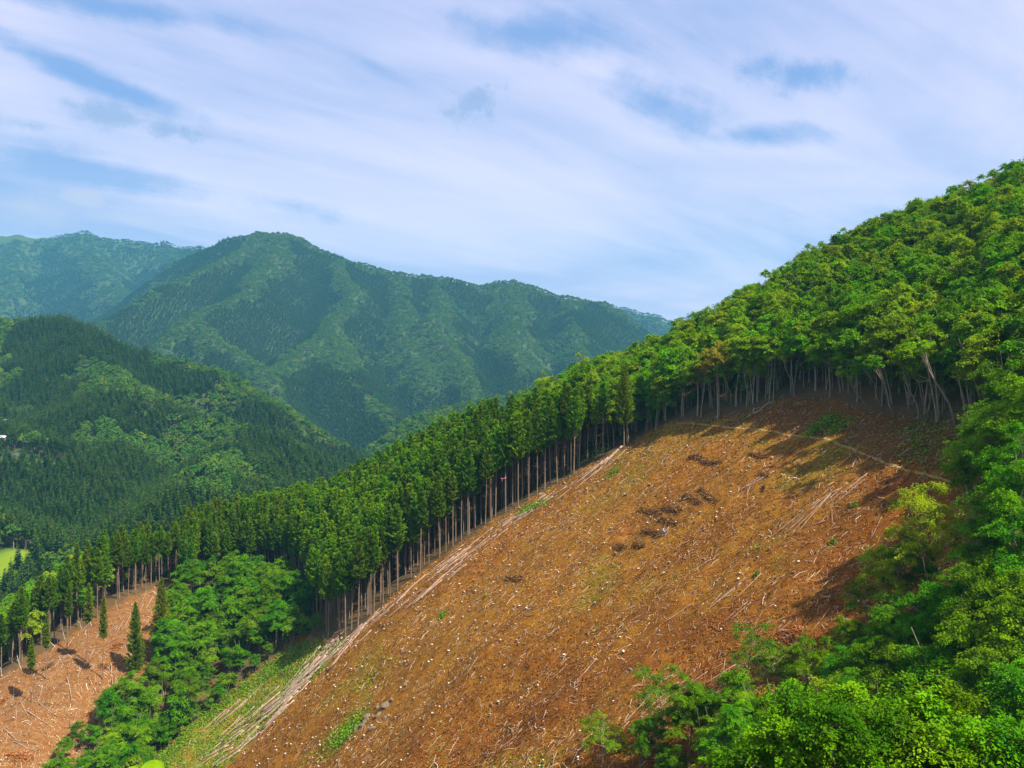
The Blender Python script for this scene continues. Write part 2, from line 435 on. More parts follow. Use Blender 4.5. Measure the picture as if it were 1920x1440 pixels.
def foliage(name, a, b, trans=0.3, scale=0.25, var=0.35, third=None, warm=0.1):
    """leaf colour a..b in clumps, every tree a little different; light shines through the blades"""
    m, t, out = new_mat(name)
    geo = t.node('ShaderNodeNewGeometry'); info = t.node('ShaderNodeObjectInfo'); tc = t.node('ShaderNodeTexCoord')
    n = t.noise(tc.outputs['Object'], scale, 2, 0.6)
    c = t.mix(t.ramp(n, 0.3, 0.7), a, b)
    if third: c = t.mix(t.ramp(info.outputs['Random'], 0.72, 0.95), c, third)
    hs = t.node('ShaderNodeHueSaturation', inp={'Color': c})
    t.l.new(t.math('ADD', t.math('MULTIPLY', info.outputs['Random'], -warm * 0.35), 0.5 + warm * 0.17), hs.inputs['Hue'])
    wn = t.node('ShaderNodeTexWhiteNoise', noise_dimensions='1D', inp={'W': info.outputs['Random']})
    t.l.new(t.math('ADD', t.math('MULTIPLY', wn.outputs['Value'], var), 1 - var * 0.5), hs.inputs['Value'])
    p = principled(t, None, hs.outputs[0], 0.6, 0.03)
    tr = t.node('ShaderNodeBsdfTranslucent')
    t.l.new(t.mix(1.0, hs.outputs[0], (1.5, 1.35, 0.5), 'MULTIPLY'), tr.inputs[0])
    mx = t.node('ShaderNodeMixShader', inp={0: trans}); t.l.new(p.outputs[0], mx.inputs[1]); t.l.new(tr.outputs[0], mx.inputs[2])
    t.l.new(mx.outputs[0], out.inputs[0])
    return m


def bark(name, a, b, scale=3.0, stretch=0.15, rough=0.85):
    m, t, out = new_mat(name)
    tc = t.node('ShaderNodeTexCoord'); info = t.node('ShaderNodeObjectInfo')
    mp = t.node('ShaderNodeMapping', inp={0: tc.outputs['Object']}); mp.inputs['Scale'].default_value = (1, 1, stretch)
    n = t.noise(mp.outputs[0], scale, 4, 0.6)
    c = t.mix(t.ramp(n, 0.3, 0.7), a, b)
    c = t.mix(t.math('MULTIPLY', info.outputs['Random'], 0.35), c, (0.10, 0.075, 0.05))
    principled(t, out, c, rough, 0.15)
    return m


def tinted(name, rough=0.8, mul=1.0, trans=0.0):
    """colour comes piece by piece from the tint of each stick or leaf"""
    m, t, out = new_mat(name)
    at = t.node('ShaderNodeAttribute', attribute_name='tint')
    c = at.outputs['Color']
    p = principled(t, None, c, rough, 0.2)
    if trans:
        tr = t.node('ShaderNodeBsdfTranslucent', inp={0: c})
        mx = t.node('ShaderNodeMixShader', inp={0: trans}); t.l.new(p.outputs[0], mx.inputs[1]); t.l.new(tr.outputs[0], mx.inputs[2]); t.l.new(mx.outputs[0], out.inputs[0])
    else: t.l.new(p.outputs[0], out.inputs[0])
    return m


def plain(name, c, rough=0.7, spec=0.3, vary=0.15, scale=2.0):
    m, t, out = new_mat(name)
    tc = t.node('ShaderNodeTexCoord')
    n = t.noise(tc.outputs['Object'], scale, 4, 0.6)
    cc = t.mix(n, tuple(max(0, q * (1 - vary)) for q in c), tuple(min(1, q * (1 + vary)) for q in c))
    principled(t, out, cc, rough, spec)
    return m

M = {}
M['cedar'] = foliage('cedar_needles', (0.052, 0.112, 0.001), (0.135, 0.245, 0.002), 0.18, 0.5, 0.45, None, 0.12)
M['cedar_yellow'] = foliage('cedar_needles_yellowish', (0.10, 0.15, 0.005), (0.17, 0.22, 0.01), 0.28, 0.5, 0.3)
M['broad'] = foliage('broadleaf_leaves', (0.095, 0.230, 0.0015), (0.215, 0.400, 0.002), 0.24, 0.22, 0.40, (0.20, 0.36, 0.008), 0.16)
M['broad_near'] = foliage('broadleaf_leaves_glossy', (0.042, 0.150, 0.001), (0.155, 0.335, 0.002), 0.20, 0.35, 0.50, None, 0.14)
M['broad_yellow'] = foliage('broadleaf_leaves_yellow_green', (0.22, 0.34, 0.006), (0.30, 0.40, 0.010), 0.35, 0.4, 0.25)
M['broad_olive'] = foliage('broadleaf_leaves_olive', (0.24, 0.24, 0.010), (0.30, 0.28, 0.02), 0.3, 0.4, 0.2)
M['far_conifer'] = foliage('distant_conifer_needles', (0.038, 0.094, 0.005), (0.060, 0.128, 0.007), 0.15, 0.06, 0.3, None, 0.10)
M['far_broad'] = foliage('distant_broadleaf_leaves', (0.056, 0.136, 0.010), (0.090, 0.180, 0.012), 0.15, 0.08, 0.35, (0.12, 0.215, 0.012), 0.12)
M['hinoki'] = foliage('cypress_needles', (0.085, 0.190, 0.001), (0.165, 0.315, 0.002), 0.20, 0.5, 0.35, None, 0.1)
M['far_broad'].name = 'distant_broadleaf_leaves'
M['trunk_cedar'] = bark('cedar_bark', (0.20, 0.125, 0.075), (0.32, 0.21, 0.13), 4.0, 0.08)
M['trunk_broad'] = bark('broadleaf_bark', (0.22, 0.17, 0.10), (0.38, 0.31, 0.20), 3.0, 0.25)
M['dead_wood'] = bark('bleached_dead_wood', (0.48, 0.42, 0.34), (0.66, 0.60, 0.52), 2.0, 0.4)
M['log'] = bark('felled_log_bark', (0.28, 0.165, 0.105), (0.50, 0.345, 0.25), 1.5, 1.0)
M['stump_bark'] = bark('stump_bark', (0.13, 0.075, 0.04), (0.24, 0.15, 0.09), 6.0, 0.3)
M['cut_wood'] = plain('fresh_cut_wood', (0.66, 0.53, 0.37), 0.8, 0.1, 0.12, 3.0)
M['sticks'] = tinted('dry_sticks', 0.8)
M['litter'] = tinted('dead_cedar_foliage', 0.85, 1.0, 0.15)
M['herb'] = tinted('green_ground_plants', 0.6, 1.0, 0.3)
M['rock'] = plain('grey_rock', (0.17, 0.125, 0.075), 0.9, 0.2, 0.65, 1.3)


def ground_material(name, near):
    m, t, out = new_mat(name)
    at = t.node('ShaderNodeAttribute', attribute_name='tint')
    sep = t.node('ShaderNodeSeparateColor', inp={0: at.outputs['Color']})
    clear, grass, pale = sep.outputs
    geo = t.node('ShaderNodeNewGeometry'); P = geo.outputs['Position']
    floor = t.mix(t.noise(P, 0.6, 4), (0.085, 0.055, 0.022), (0.150, 0.095, 0.040))
    if near:
        mp = t.node('ShaderNodeMapping', inp={0: P}); mp.inputs['Rotation'].default_value = (0, 0, -math.atan2(0.2275, 0.6045)); mp.inputs['Scale'].default_value = (0.3, 1, 1)
        big = t.noise(mp.outputs[0], 0.10, 4, 0.6); mid = t.noise(mp.outputs[0], 0.7, 5, 0.65); fine = t.noise(P, 4.5, 5, 0.7)
        a = t.mix(t.ramp(big, 0.42, 0.57), (0.185, 0.052, 0.003), (0.270, 0.120, 0.008))
        b = t.mix(t.ramp(mid, 0.35, 0.68), a, (0.120, 0.032, 0.003))
        sepp = t.node('ShaderNodeSeparateXYZ', inp={0: P})
        gold = t.math('MULTIPLY', t.ramp(t.math('ADD', sepp.outputs[1], t.math('MULTIPLY', big, 60.0)), 165, 225), 0.8)
        b = t.mix(gold, b, t.mix(t.ramp(mid, 0.35, 0.65), (0.30, 0.135, 0.008), (0.17, 0.062, 0.004)))
        c = t.mix(t.ramp(fine, 0.42, 0.72), b, (0.26, 0.115, 0.018))
        c = t.mix(t.ramp(fine, 0.45, 0.25), c, (0.07, 0.024, 0.004))
        pl = t.mix(t.ramp(mid, 0.3, 0.7), (0.23, 0.112, 0.035), (0.18, 0.062, 0.013))
        pl = t.mix(t.ramp(fine, 0.5, 0.75), pl, (0.36, 0.23, 0.12))
        c = t.mix(pale, c, pl)
        gn = t.math('MULTIPLY', grass, t.ramp(t.math('ADD', mid, t.math('MULTIPLY', fine, 0.5)), 0.55, 0.85))
        c = t.mix(gn, c, t.mix(fine, (0.09, 0.16, 0.006), (0.19, 0.26, 0.012)))
        c = t.mix(t.math('MULTIPLY', at.outputs['Alpha'], 0.85), c, t.mix(fine, (0.075, 0.035, 0.010), (0.19, 0.085, 0.022)))  # alpha mask darkens the soil to imitate shade above the path
        col = t.mix(clear, floor, c)
        bp = t.node('ShaderNodeBump', inp={'Strength': 0.9, 'Distance': 0.25, 'Height': t.math('ADD', fine, t.math('MULTIPLY', mid, 0.8))})
        principled(t, out, col, 0.95, 0.1, bp.outputs[0])
    else:
        col = t.mix(grass, t.mix(t.noise(P, 0.02, 4), (0.035, 0.060, 0.014), (0.055, 0.085, 0.02)), t.mix(t.noise(P, 0.05, 3), (0.09, 0.20, 0.008), (0.20, 0.25, 0.012)))
        col = t.mix(pale, col, (0.30, 0.29, 0.26))
        principled(t, out, col, 0.95, 0.1)
    return m
M['hillside'] = ground_material('cleared_soil_and_forest_floor', True)
M['mountain'] = ground_material('mountain_forest_floor', False)

# ----------------------------------------------------------------------------- the ground
FIELD = ground_at(8, 1068, 380, 900)[:2]


def terrain():
    th = np.concatenate([np.radians(np.linspace(-42, 42, 640)), np.radians(np.linspace(46, 314, 62))])
    r = np.concatenate([[0.0], np.geomspace(1.0, 60, 40), np.geomspace(60, 460, 290)[1:], np.geomspace(460, 5700, 270)[1:]])
    T, Rr = np.meshgrid(th, r)
    X = Rr * np.sin(T); Y = Rr * np.cos(T); Z = H(X, Y)
    nr, nt = X.shape
    split = 40 + 290           # ring index at 460 m
    Vall = np.stack([X, Y, Z], -1)
    x, y = X.ravel(), Y.ravel()
    wob = 1.2 * fbm(x, y, 6, 2, 77), 1.2 * fbm(x, y, 6, 2, 78)
    clear = (inside(x + wob[0], y + wob[1], CLEAR) | inside(x + wob[0], y + wob[1], LEFT)).astype(float)
    left = inside(x, y, LEFT).astype(float)
    grass = np.where(inside(x + wob[0] * 2, y + wob[1] * 2, GRASS), 1.0, 0.0)
    grass = np.maximum(grass, 0.35 * np.clip(fbm(x, y, 22, 3, 90) * 1.6 - 0.75, 0, 1) * clear * (1 - left))
    fd = np.hypot(x - FIELD[0], (y - FIELD[1]) * 0.7)
    field = np.clip((24 - fd) / 8, 0, 1)
    shade_mask = inside(x + wob[0] * 1.5, y + wob[1] * 1.5, SHADE_PATCH).astype(float)  # where the ground colour carries painted shade
    Cn = np.stack([clear, grass, left, shade_mask], -1).reshape(nr, nt, 4)
    Cf = np.stack([0 * clear, field, 0 * clear, np.ones_like(clear)], -1).reshape(nr, nt, 4)
    i = np.arange(nr - 1)[:, None] * nt; j = np.arange(nt)[None, :]; jn = (j + 1) % nt
    for nm, a, b, C, mat in (('hillside', 0, split + 1, Cn, M['hillside']), ('mountains', split, nr, Cf, M['mountain'])):
        k = b - a
        Q = np.stack([i[:k - 1] + j, i[:k - 1] + nt + j, i[:k - 1] + nt + jn, i[:k - 1] + jn], -1).reshape(-1, 4)
        Q = Q[:, ::-1]
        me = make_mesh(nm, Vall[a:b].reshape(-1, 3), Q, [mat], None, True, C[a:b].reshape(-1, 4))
        o = obj(nm, me)
        tag(o, 'steep hillside, cleared orange-brown slope under the forest' if nm == 'hillside' else 'wooded blue-green mountains and valley beyond the hill', None, None, 'structure')
    # line-of-sight table over the fan in front of the camera (for leaving out trees behind the crests)
    fan = 640
    ang = np.where(Rr > 1, Z / np.maximum(Rr, 1), -9)[:, :fan]
    return r, th[:fan], np.maximum.accumulate(ang, axis=0)
R_TAB, TH_TAB, SIGHT = terrain()


def in_sight(x, y, z, top=25.0, margin=0.012):
    r = np.hypot(x, y); a = np.arctan2(x, y)
    i = np.clip(np.searchsorted(R_TAB, r * 0.985) - 1, 0, len(R_TAB) - 1); j = np.clip(np.searchsorted(TH_TAB, a), 0, len(TH_TAB) - 1)
    return (z + top) / r > SIGHT[i, j] - margin * (300 / np.maximum(r, 300))

#@@PART2@@
# ----------------------------------------------------------------------------- trees
UP = np.array([0.0, 0.0, 1.0])


def cedar_geo(seed, Ht=25.0, base=0.5, r=2.2, tufts=1.0, dead=10, size=0.62, pw=0.62):
    """trunk (Geo) and crown (Geo) of a plantation cedar: bare stem, dead stubs, pointed crown of upswept sprays"""
    rng = np.random.default_rng(seed)
    tr = Geo(); cr = Geo()
    lean = rng.normal(0, 0.006, 2)
    zs = np.array([-1.2, 0, 0.5, Ht * 0.25, Ht * 0.5, Ht * 0.75, Ht * 0.98])
    P = np.stack([lean[0] * zs * zs / Ht * 2, lean[1] * zs * zs / Ht * 2, zs], -1)
    tr.add(*tube(P, np.array([0.26, 0.23, 0.19, 0.165, 0.125, 0.075, 0.02]) * Ht / 25, 7, False))
    for k in range(dead):
        z = Ht * rng.uniform(0.22, max(0.3, base + 0.05)); a = rng.uniform(0, 6.28); L = rng.uniform(0.5, 1.7)
        d = np.array([math.cos(a), math.sin(a), rng.uniform(-0.1, 0.35)])
        p0 = np.array([0, 0, z]); tr.add(*tube([p0, p0 + d * L * 0.6, p0 + d * L + UP * rng.uniform(-0.2, 0.3)], [0.035, 0.022, 0.008], 3, False))
    cs, ds, ns, ls = [], [], [], []
    nl = int(24 * (1 - base) / 0.5 * tufts)
    for i in range(nl):
        t = (i + rng.uniform(0, 0.8)) / nl; z = Ht * (base + (1 - base) * t)
        prof = (1 - t) ** pw * (0.75 + 0.25 * min(1, t * 6)) + 0.05
        for b in range(rng.integers(6, 10)):
            a = rng.uniform(0, 6.28); L = r * prof * rng.uniform(0.65, 1.15)
            d = np.array([math.cos(a), math.sin(a), 0.10 + 0.45 * t])
            m = max(2, int(3.2 * L + 1))
            for q in range(m):
                f = (q + 0.7) / m
                c0 = np.array([0, 0, z]) + d * L * f + UP * (0.35 * f * f * L - 0.12 * L)
                k = 4
                dv = d * 0.9 + rdir(rng, k) * 0.75 + UP * 0.55
                cs.append(c0 + rdir(rng, k) * 0.22); ds.append(dv); ns.append(rdir(rng, k) * 0.8 + UP * 0.7 + d * 0.5); ls.append(rng.uniform(0.45, 1.1, k) * size * 0.92)
    C = np.vstack(cs); L = np.concatenate(ls)
    cr.add(*leaves(C, np.vstack(ds), np.vstack(ns), L * 1.25, L * 0.62, 0.12), m=0)
    tp = rdir(rng, 14) * 0.3 + UP
    cr.add(*leaves(np.array([0, 0, Ht * 0.985]) + rdir(rng, 14) * np.array([0.12, 0.12, 0.5]), tp, rdir(rng, 14), 0.8, 0.3), m=0)
    return tr, cr


def broad_geo(seed, Ht=18.0, R=4.6, pads=55, per=55, leaf=0.5, fork=0.42, lean=0.12, flat=0.34, stems=1, low=0.0, pad=0.9):
    """trunk and limbs (Geo) and leafy crown (Geo) of a broadleaved tree: leaf pads in tiers on spreading limbs"""
    rng = np.random.default_rng(seed)
    tr = Geo(); cr = Geo()
    la = rng.uniform(0, 6.28); lv = np.array([math.cos(la), math.sin(la), 0]) * lean * Ht
    nodes = []
    for s in range(stems):
        off = np.array([rng.normal(0, 0.35), rng.normal(0, 0.35), 0]) * (stems > 1)
        sp = rdir(rng, 1)[0] * np.array([1, 1, 0]) * Ht * (0.16 if stems > 1 else 0.0)
        zs = np.linspace(0, 1, 8)
        P = np.stack([off + lv * z ** 1.4 + sp * z + np.array([math.sin(z * 5 + seed + s), math.cos(z * 4.1 + seed), 0]) * 0.014 * Ht + UP * (Ht * 0.86 * z) for z in zs])
        P[0, 2] = -1.2
        rad = (0.0135 * Ht / math.sqrt(stems)) * (1 - 0.88 * zs) + 0.012; rad[0] *= 1.35
        tr.add(*tube(P, rad, 6, False))
        nodes += [(P[i], rad[i]) for i in range(len(zs)) if zs[i] > fork * 0.85]
    c = np.array([0, 0, Ht * (0.70 - low)]) + lv * 0.8
    ax = np.array([R, R, Ht * flat])
    # boughs: separate lobes of very unequal size round the crown, with hollows between them
    boughs = []
    nb = int(rng.integers(17, 24))
    tries = 0
    while len(boughs) < nb and tries < 4000:
        tries += 1
        v = rdir(rng, 1)[0]
        if v[2] < -0.6: continue
        rb = R * rng.uniform(0.22, 0.44)
        p = c + v * ax * rng.uniform(0.35, 0.90)
        if any(np.linalg.norm((p - q) * [1, 1, 1.2]) < 0.60 * (rb + rq) for q, rq in boughs): continue
        boughs.append((p, rb))
    tot = sum(rb * rb for _, rb in boughs)
    for p, rb in boughs:
        below = [n for n in nodes if n[0][2] < p[2] - 0.3] or nodes[:1]
        n = min(below, key=lambda q: np.linalg.norm(q[0] - p) + 0.25 * abs(q[0][2] - p[2]))
        mid = (n[0] + p) * 0.5 - UP * 0.02 * Ht + rdir(rng, 1)[0] * 0.03 * Ht
        r0 = min(n[1] * 0.7, 0.03 + 0.005 * Ht)
        tr.add(*tube([n[0], mid, p], [r0, r0 * 0.7, r0 * 0.4], 5, False))
        m = max(4, int(pads * rb * rb / tot))
        for _ in range(m):
            v = rdir(rng, 1)[0]; v[2] = abs(v[2]) * 1.2 - 0.42
            pc = p + v * np.array([rb, rb, rb * 0.92]) * rng.uniform(0.35, 1.10)
            tr.add(*tube([p, (p + pc) * 0.5 + UP * 0.04 * rb, pc], [r0 * 0.3, r0 * 0.2, 0.006], 3, False))
            pr = pad * rng.uniform(0.55, 1.35)
            k = max(5, int(per * rng.uniform(0.55, 1.4)))
            a = rng.uniform(0, 6.28, k); q = np.sqrt(rng.uniform(0.02, 1, k)) * pr
            rot = math.atan2(v[1], v[0]); dx = np.cos(a) * q * 1.25; dy = np.sin(a) * q * 0.75      # sprays reach outwards
            X = dx * math.cos(rot) - dy * math.sin(rot); Y = dx * math.sin(rot) + dy * math.cos(rot)
            o2 = np.array([math.cos(rot), math.sin(rot)])
            out = X * o2[0] + Y * o2[1]
            Z = rng.normal(0, 0.20 * pr, k) - 0.25 * q * q / pr - rng.uniform(-0.25, 0.75) * out + rng.normal(0, 0.4) * (X * -o2[1] + Y * o2[0])
            outv = np.stack([X, Y, Z * 0.3], -1); outv /= np.linalg.norm(outv, axis=1)[:, None] + 1e-6
            C = pc + np.stack([X, Y, Z], -1)
            D = outv * 0.9 + rdir(rng, k) * 0.7 - UP * 0.15
            N = UP + rdir(rng, k) * 0.55 + v * 0.35
            L = leaf * rng.uniform(0.55, 1.45, k)
            cr.add(*leaves(C, D, N, L, L * 0.6, 0.15))
    return tr, cr


def blob_geo(seed, R=4.5, Ht=14.0, lumps=26, per=9, leaf=1.7):
    """far broadleaf tree: crown of coarse leaf clumps on a short trunk"""
    rng = np.random.default_rng(seed); tr = Geo(); cr = Geo()
    tr.add(*tube([(0, 0, -2), (0, 0, Ht * 0.5), (0, 0, Ht * 0.8)], [0.3, 0.2, 0.05], 4, False))
    for i in range(lumps):
        v = rdir(rng, 1)[0]; v[2] = abs(v[2]) * 1.1 - 0.25
        p = np.array([0, 0, Ht * 0.64]) + v * np.array([R, R, Ht * 0.34]) * rng.uniform(0.75, 1.0)
        k = per
        C = p + rdir(rng, k) * np.array([1, 1, 0.5]) * R * 0.24
        cr.add(*leaves(C, rdir(rng, k) + v * 0.6, v * 1.3 + UP * 0.5 + rdir(rng, k) * 0.5, leaf * rng.uniform(0.7, 1.2, k), leaf * 0.7, 0.15))
    return tr, cr


def cone_geo(seed, R=2.3, Ht=20.0, tiers=9, per=9):
    """far conifer: tiers of drooping sprays round a stem"""
    rng = np.random.default_rng(seed); tr = Geo(); cr = Geo()
    tr.add(*tube([(0, 0, -2), (0, 0, Ht * 0.5), (0, 0, Ht * 0.9)], [0.22, 0.15, 0.04], 4, False))
    for i in range(tiers):
        t = i / (tiers - 1); z = Ht * (0.42 + 0.53 * t); r = R * (1 - t) ** 0.7 + 0.25
        k = max(5, int(per * (1 - 0.4 * t)))
        a = rng.uniform(0, 6.28) + np.arange(k) * 6.28 / k + rng.normal(0, 0.25, k)
        o = np.stack([np.cos(a), np.sin(a), np.zeros(k)], -1)
        C = o * r * 0.55 + UP * (z + rng.normal(0, 0.35, k))[:, None]
        cr.add(*leaves(C, o + UP * rng.uniform(0.1, 0.7, k)[:, None], UP + o * 0.7 + rdir(rng, k) * 0.4, r * 1.25, r * 0.85, 0.2))
    cr.add(*leaves(np.array([[0, 0, Ht * 0.97]] * 3) + 0.0, UP + rdir(rng, 3) * 0.2, rdir(rng, 3), 1.8, 0.6))
    return tr, cr


class Kind:
    """one tree shape: separate trunk and crown meshes for single trees, one joined mesh for woods"""
    def __init__(self, name, geo, mt, mc):
        tr, cr = geo; self.name = name
        self.trunk = tr.mesh(name + '_trunk', [mt], True); self.crown = cr.mesh(name + '_crown', [mc])
        self.raw = (tr, cr, mt, mc); self._whole = None
    @property
    def whole(self):
        if self._whole is None:
            tr, cr, mt, mc = self.raw
            g = Geo(); g.add(np.vstack(tr.V), np.vstack(tr.Q), 0); g.add(np.vstack(cr.V), np.vstack(cr.Q), 1)
            self._whole = g.mesh(self.name + '_whole', [mt, mc])
        return self._whole

CEDAR = [Kind('cedar%d' % i, cedar_geo(100 + i, 25, b, r, 1.1, dd), M['trunk_cedar'], M['cedar']) for i, (b, r, dd) in enumerate([(0.50, 2.6, 10), (0.54, 2.4, 14), (0.46, 2.8, 8), (0.57, 2.3, 18), (0.52, 2.7, 12)])]
HINOKI = [Kind('cypress%d' % i, cedar_geo(130 + i, 25, b, r, 1.1, dd, 0.7, 0.52), M['trunk_cedar'], M['hinoki']) for i, (b, r, dd) in enumerate([(0.52, 2.7, 10), (0.56, 2.5, 22)])]
CEDAR_EDGE = [Kind('cedar_edge%d' % i, cedar_geo(140 + i, 25, b, r, 1.1, dd), M['trunk_cedar'], M['cedar']) for i, (b, r, dd) in enumerate([(0.54, 2.6, 26), (0.58, 2.4, 40), (0.50, 2.8, 18), (0.60, 2.5, 30)])]
CEDAR_FULL = [Kind('cedar_full%d' % i, cedar_geo(170 + i, 25, b, r, 1.5, 8, 0.62, pw), M['trunk_cedar'], M['cedar_yellow']) for i, (b, r, pw) in enumerate([(0.30, 3.2, 0.6), (0.06, 4.2, 0.8), (0.52, 1.7, 0.7)])]
BROAD = [Kind('broad%d' % i, broad_geo(200 + i, 20, R, int(p * 3.3), 34, 0.42, fk, ln, fl, st, 0.06, 0.80), M['trunk_broad'], M['broad']) for i, (R, p, fk, ln, fl, st) in enumerate(
    [(4.8, 84, 0.30, 0.10, 0.36, 1), (4.3, 74, 0.32, 0.16, 0.38, 2), (5.2, 92, 0.28, 0.08, 0.34, 1), (4.5, 78, 0.3, 0.2, 0.36, 2), (4.0, 70, 0.3, 0.12, 0.40, 3)])]
BROAD_YEL = [Kind('broad_yellow0', broad_geo(230, 20, 4.8, 130, 26, 0.42, 0.45, 0.1, 0.26, 2, 0.0, 0.8), M['trunk_broad'], M['broad_olive'])]
NEAR = [Kind('near%d' % i, broad_geo(260 + i, 14, R, int(p * 6.0), 84, 0.150, 0.3, ln, fl, st, lo, 0.50), M['trunk_broad'], M['broad_near']) for i, (R, p, per, ln, fl, st, lo) in enumerate(
    [(4.4, 95, 150, 0.10, 0.40, 1, 0.08), (3.8, 80, 150, 0.12, 0.44, 2, 0.10), (4.8, 105, 150, 0.06, 0.38, 1, 0.08), (3.4, 70, 160, 0.15, 0.46, 3, 0.12)])]
NEAR_YEL = [Kind('near_yellow%d' % i, broad_geo(280 + i, 12, 3.8, 250, 80, 0.150, 0.3, 0.1, 0.42, 2, 0.1, 0.5), M['trunk_broad'], M['broad_yellow']) for i in range(2)]
SPARSE = [Kind('sparse%d' % i, broad_geo(290 + i, 9, 3.0, 190, 60, 0.125, 0.3, 0.1, 0.42, 1, 0.08, 0.40), M['trunk_broad'], M['broad_near']) for i in range(3)]
FAR_B = [Kind('far_broad%d' % i, blob_geo(300 + i), M['trunk_broad'], M['far_broad']) for i in range(4)]
FAR_C = [Kind('far_conifer%d' % i, cone_geo(320 + i), M['trunk_cedar'], M['far_conifer']) for i in range(4)]


def scatter(name, label, P, rot, scl, var, kinds):
    """one mass of trees: instances of the joined tree shapes on points"""
    src = bpy.data.collections.new('shapes_' + name)
    for i, k in enumerate(kinds):
        src.objects.link(bpy.data.objects.new('%s_%02d' % (name, i), k.whole))
    me = bpy.data.meshes.new(name); me.vertices.add(len(P)); me.vertices.foreach_set('co', np.asarray(P, np.float32).ravel())
    a = me.attributes.new('spin', 'FLOAT', 'POINT'); a.data.foreach_set('value', np.asarray(rot, np.float32))
    a = me.attributes.new('size', 'FLOAT_VECTOR', 'POINT'); a.data.foreach_set('vector', np.asarray(scl, np.float32).ravel())
    a = me.attributes.new('sort', 'INT', 'POINT'); a.data.foreach_set('value', np.asarray(var, np.int32))
    o = obj(name, me); tag(o, label, None, None, 'stuff')
    ng = bpy.data.node_groups.new(name, 'GeometryNodeTree')
    ng.interface.new_socket('Geometry', in_out='INPUT', socket_type='NodeSocketGeometry'); ng.interface.new_socket('Geometry', in_out='OUTPUT', socket_type='NodeSocketGeometry')
    n = ng.nodes; l = ng.links
    gi = n.new('NodeGroupInput'); go = n.new('NodeGroupOutput'); ip = n.new('GeometryNodeInstanceOnPoints'); ci = n.new('GeometryNodeCollectionInfo')
    ci.inputs['Collection'].default_value = src; ci.inputs['Separate Children'].default_value = True; ci.inputs['Reset Children'].default_value = True
    def attr(nm, ty):
        q = n.new('GeometryNodeInputNamedAttribute'); q.data_type = ty; q.inputs['Name'].default_value = nm
        return q.outputs['Attribute']
    cx = n.new('ShaderNodeCombineXYZ'); l.new(attr('spin', 'FLOAT'), cx.inputs[2])
    l.new(gi.outputs[0], ip.inputs['Points']); l.new(ci.outputs[0], ip.inputs['Instance']); ip.inputs['Pick Instance'].default_value = True
    l.new(attr('sort', 'INT'), ip.inputs['Instance Index']); l.new(cx.outputs[0], ip.inputs['Rotation']); l.new(attr('size', 'FLOAT_VECTOR'), ip.inputs['Scale'])
    l.new(ip.outputs[0], go.inputs[0])
    md = o.modifiers.new('wood', 'NODES'); md.node_group = ng
    return o


def single_tree(kind, name, x, y, z, rot, s, label, cat, group):
    e = obj(name, None, None, (x, y, z), rot, s)
    tag(e, label, cat, group)
    lr = random.Random(int(x * 97 + y * 131)); e.rotation_euler = (lr.gauss(0, 0.014), lr.gauss(0, 0.014), rot)
    obj('trunk', kind.trunk, e); obj('crown', kind.crown, e)
    return e


def jitter_grid(x0, x1, y0, y1, step, rng, jit=0.42):
    gx, gy = np.meshgrid(np.arange(x0, x1, step), np.arange(y0, y1, step * 0.87))
    gx[1::2] += step * 0.5
    gx = gx + rng.uniform(-jit, jit, gx.shape) * step; gy = gy + rng.uniform(-jit, jit, gy.shape) * step
    return gx.ravel(), gy.ravel()

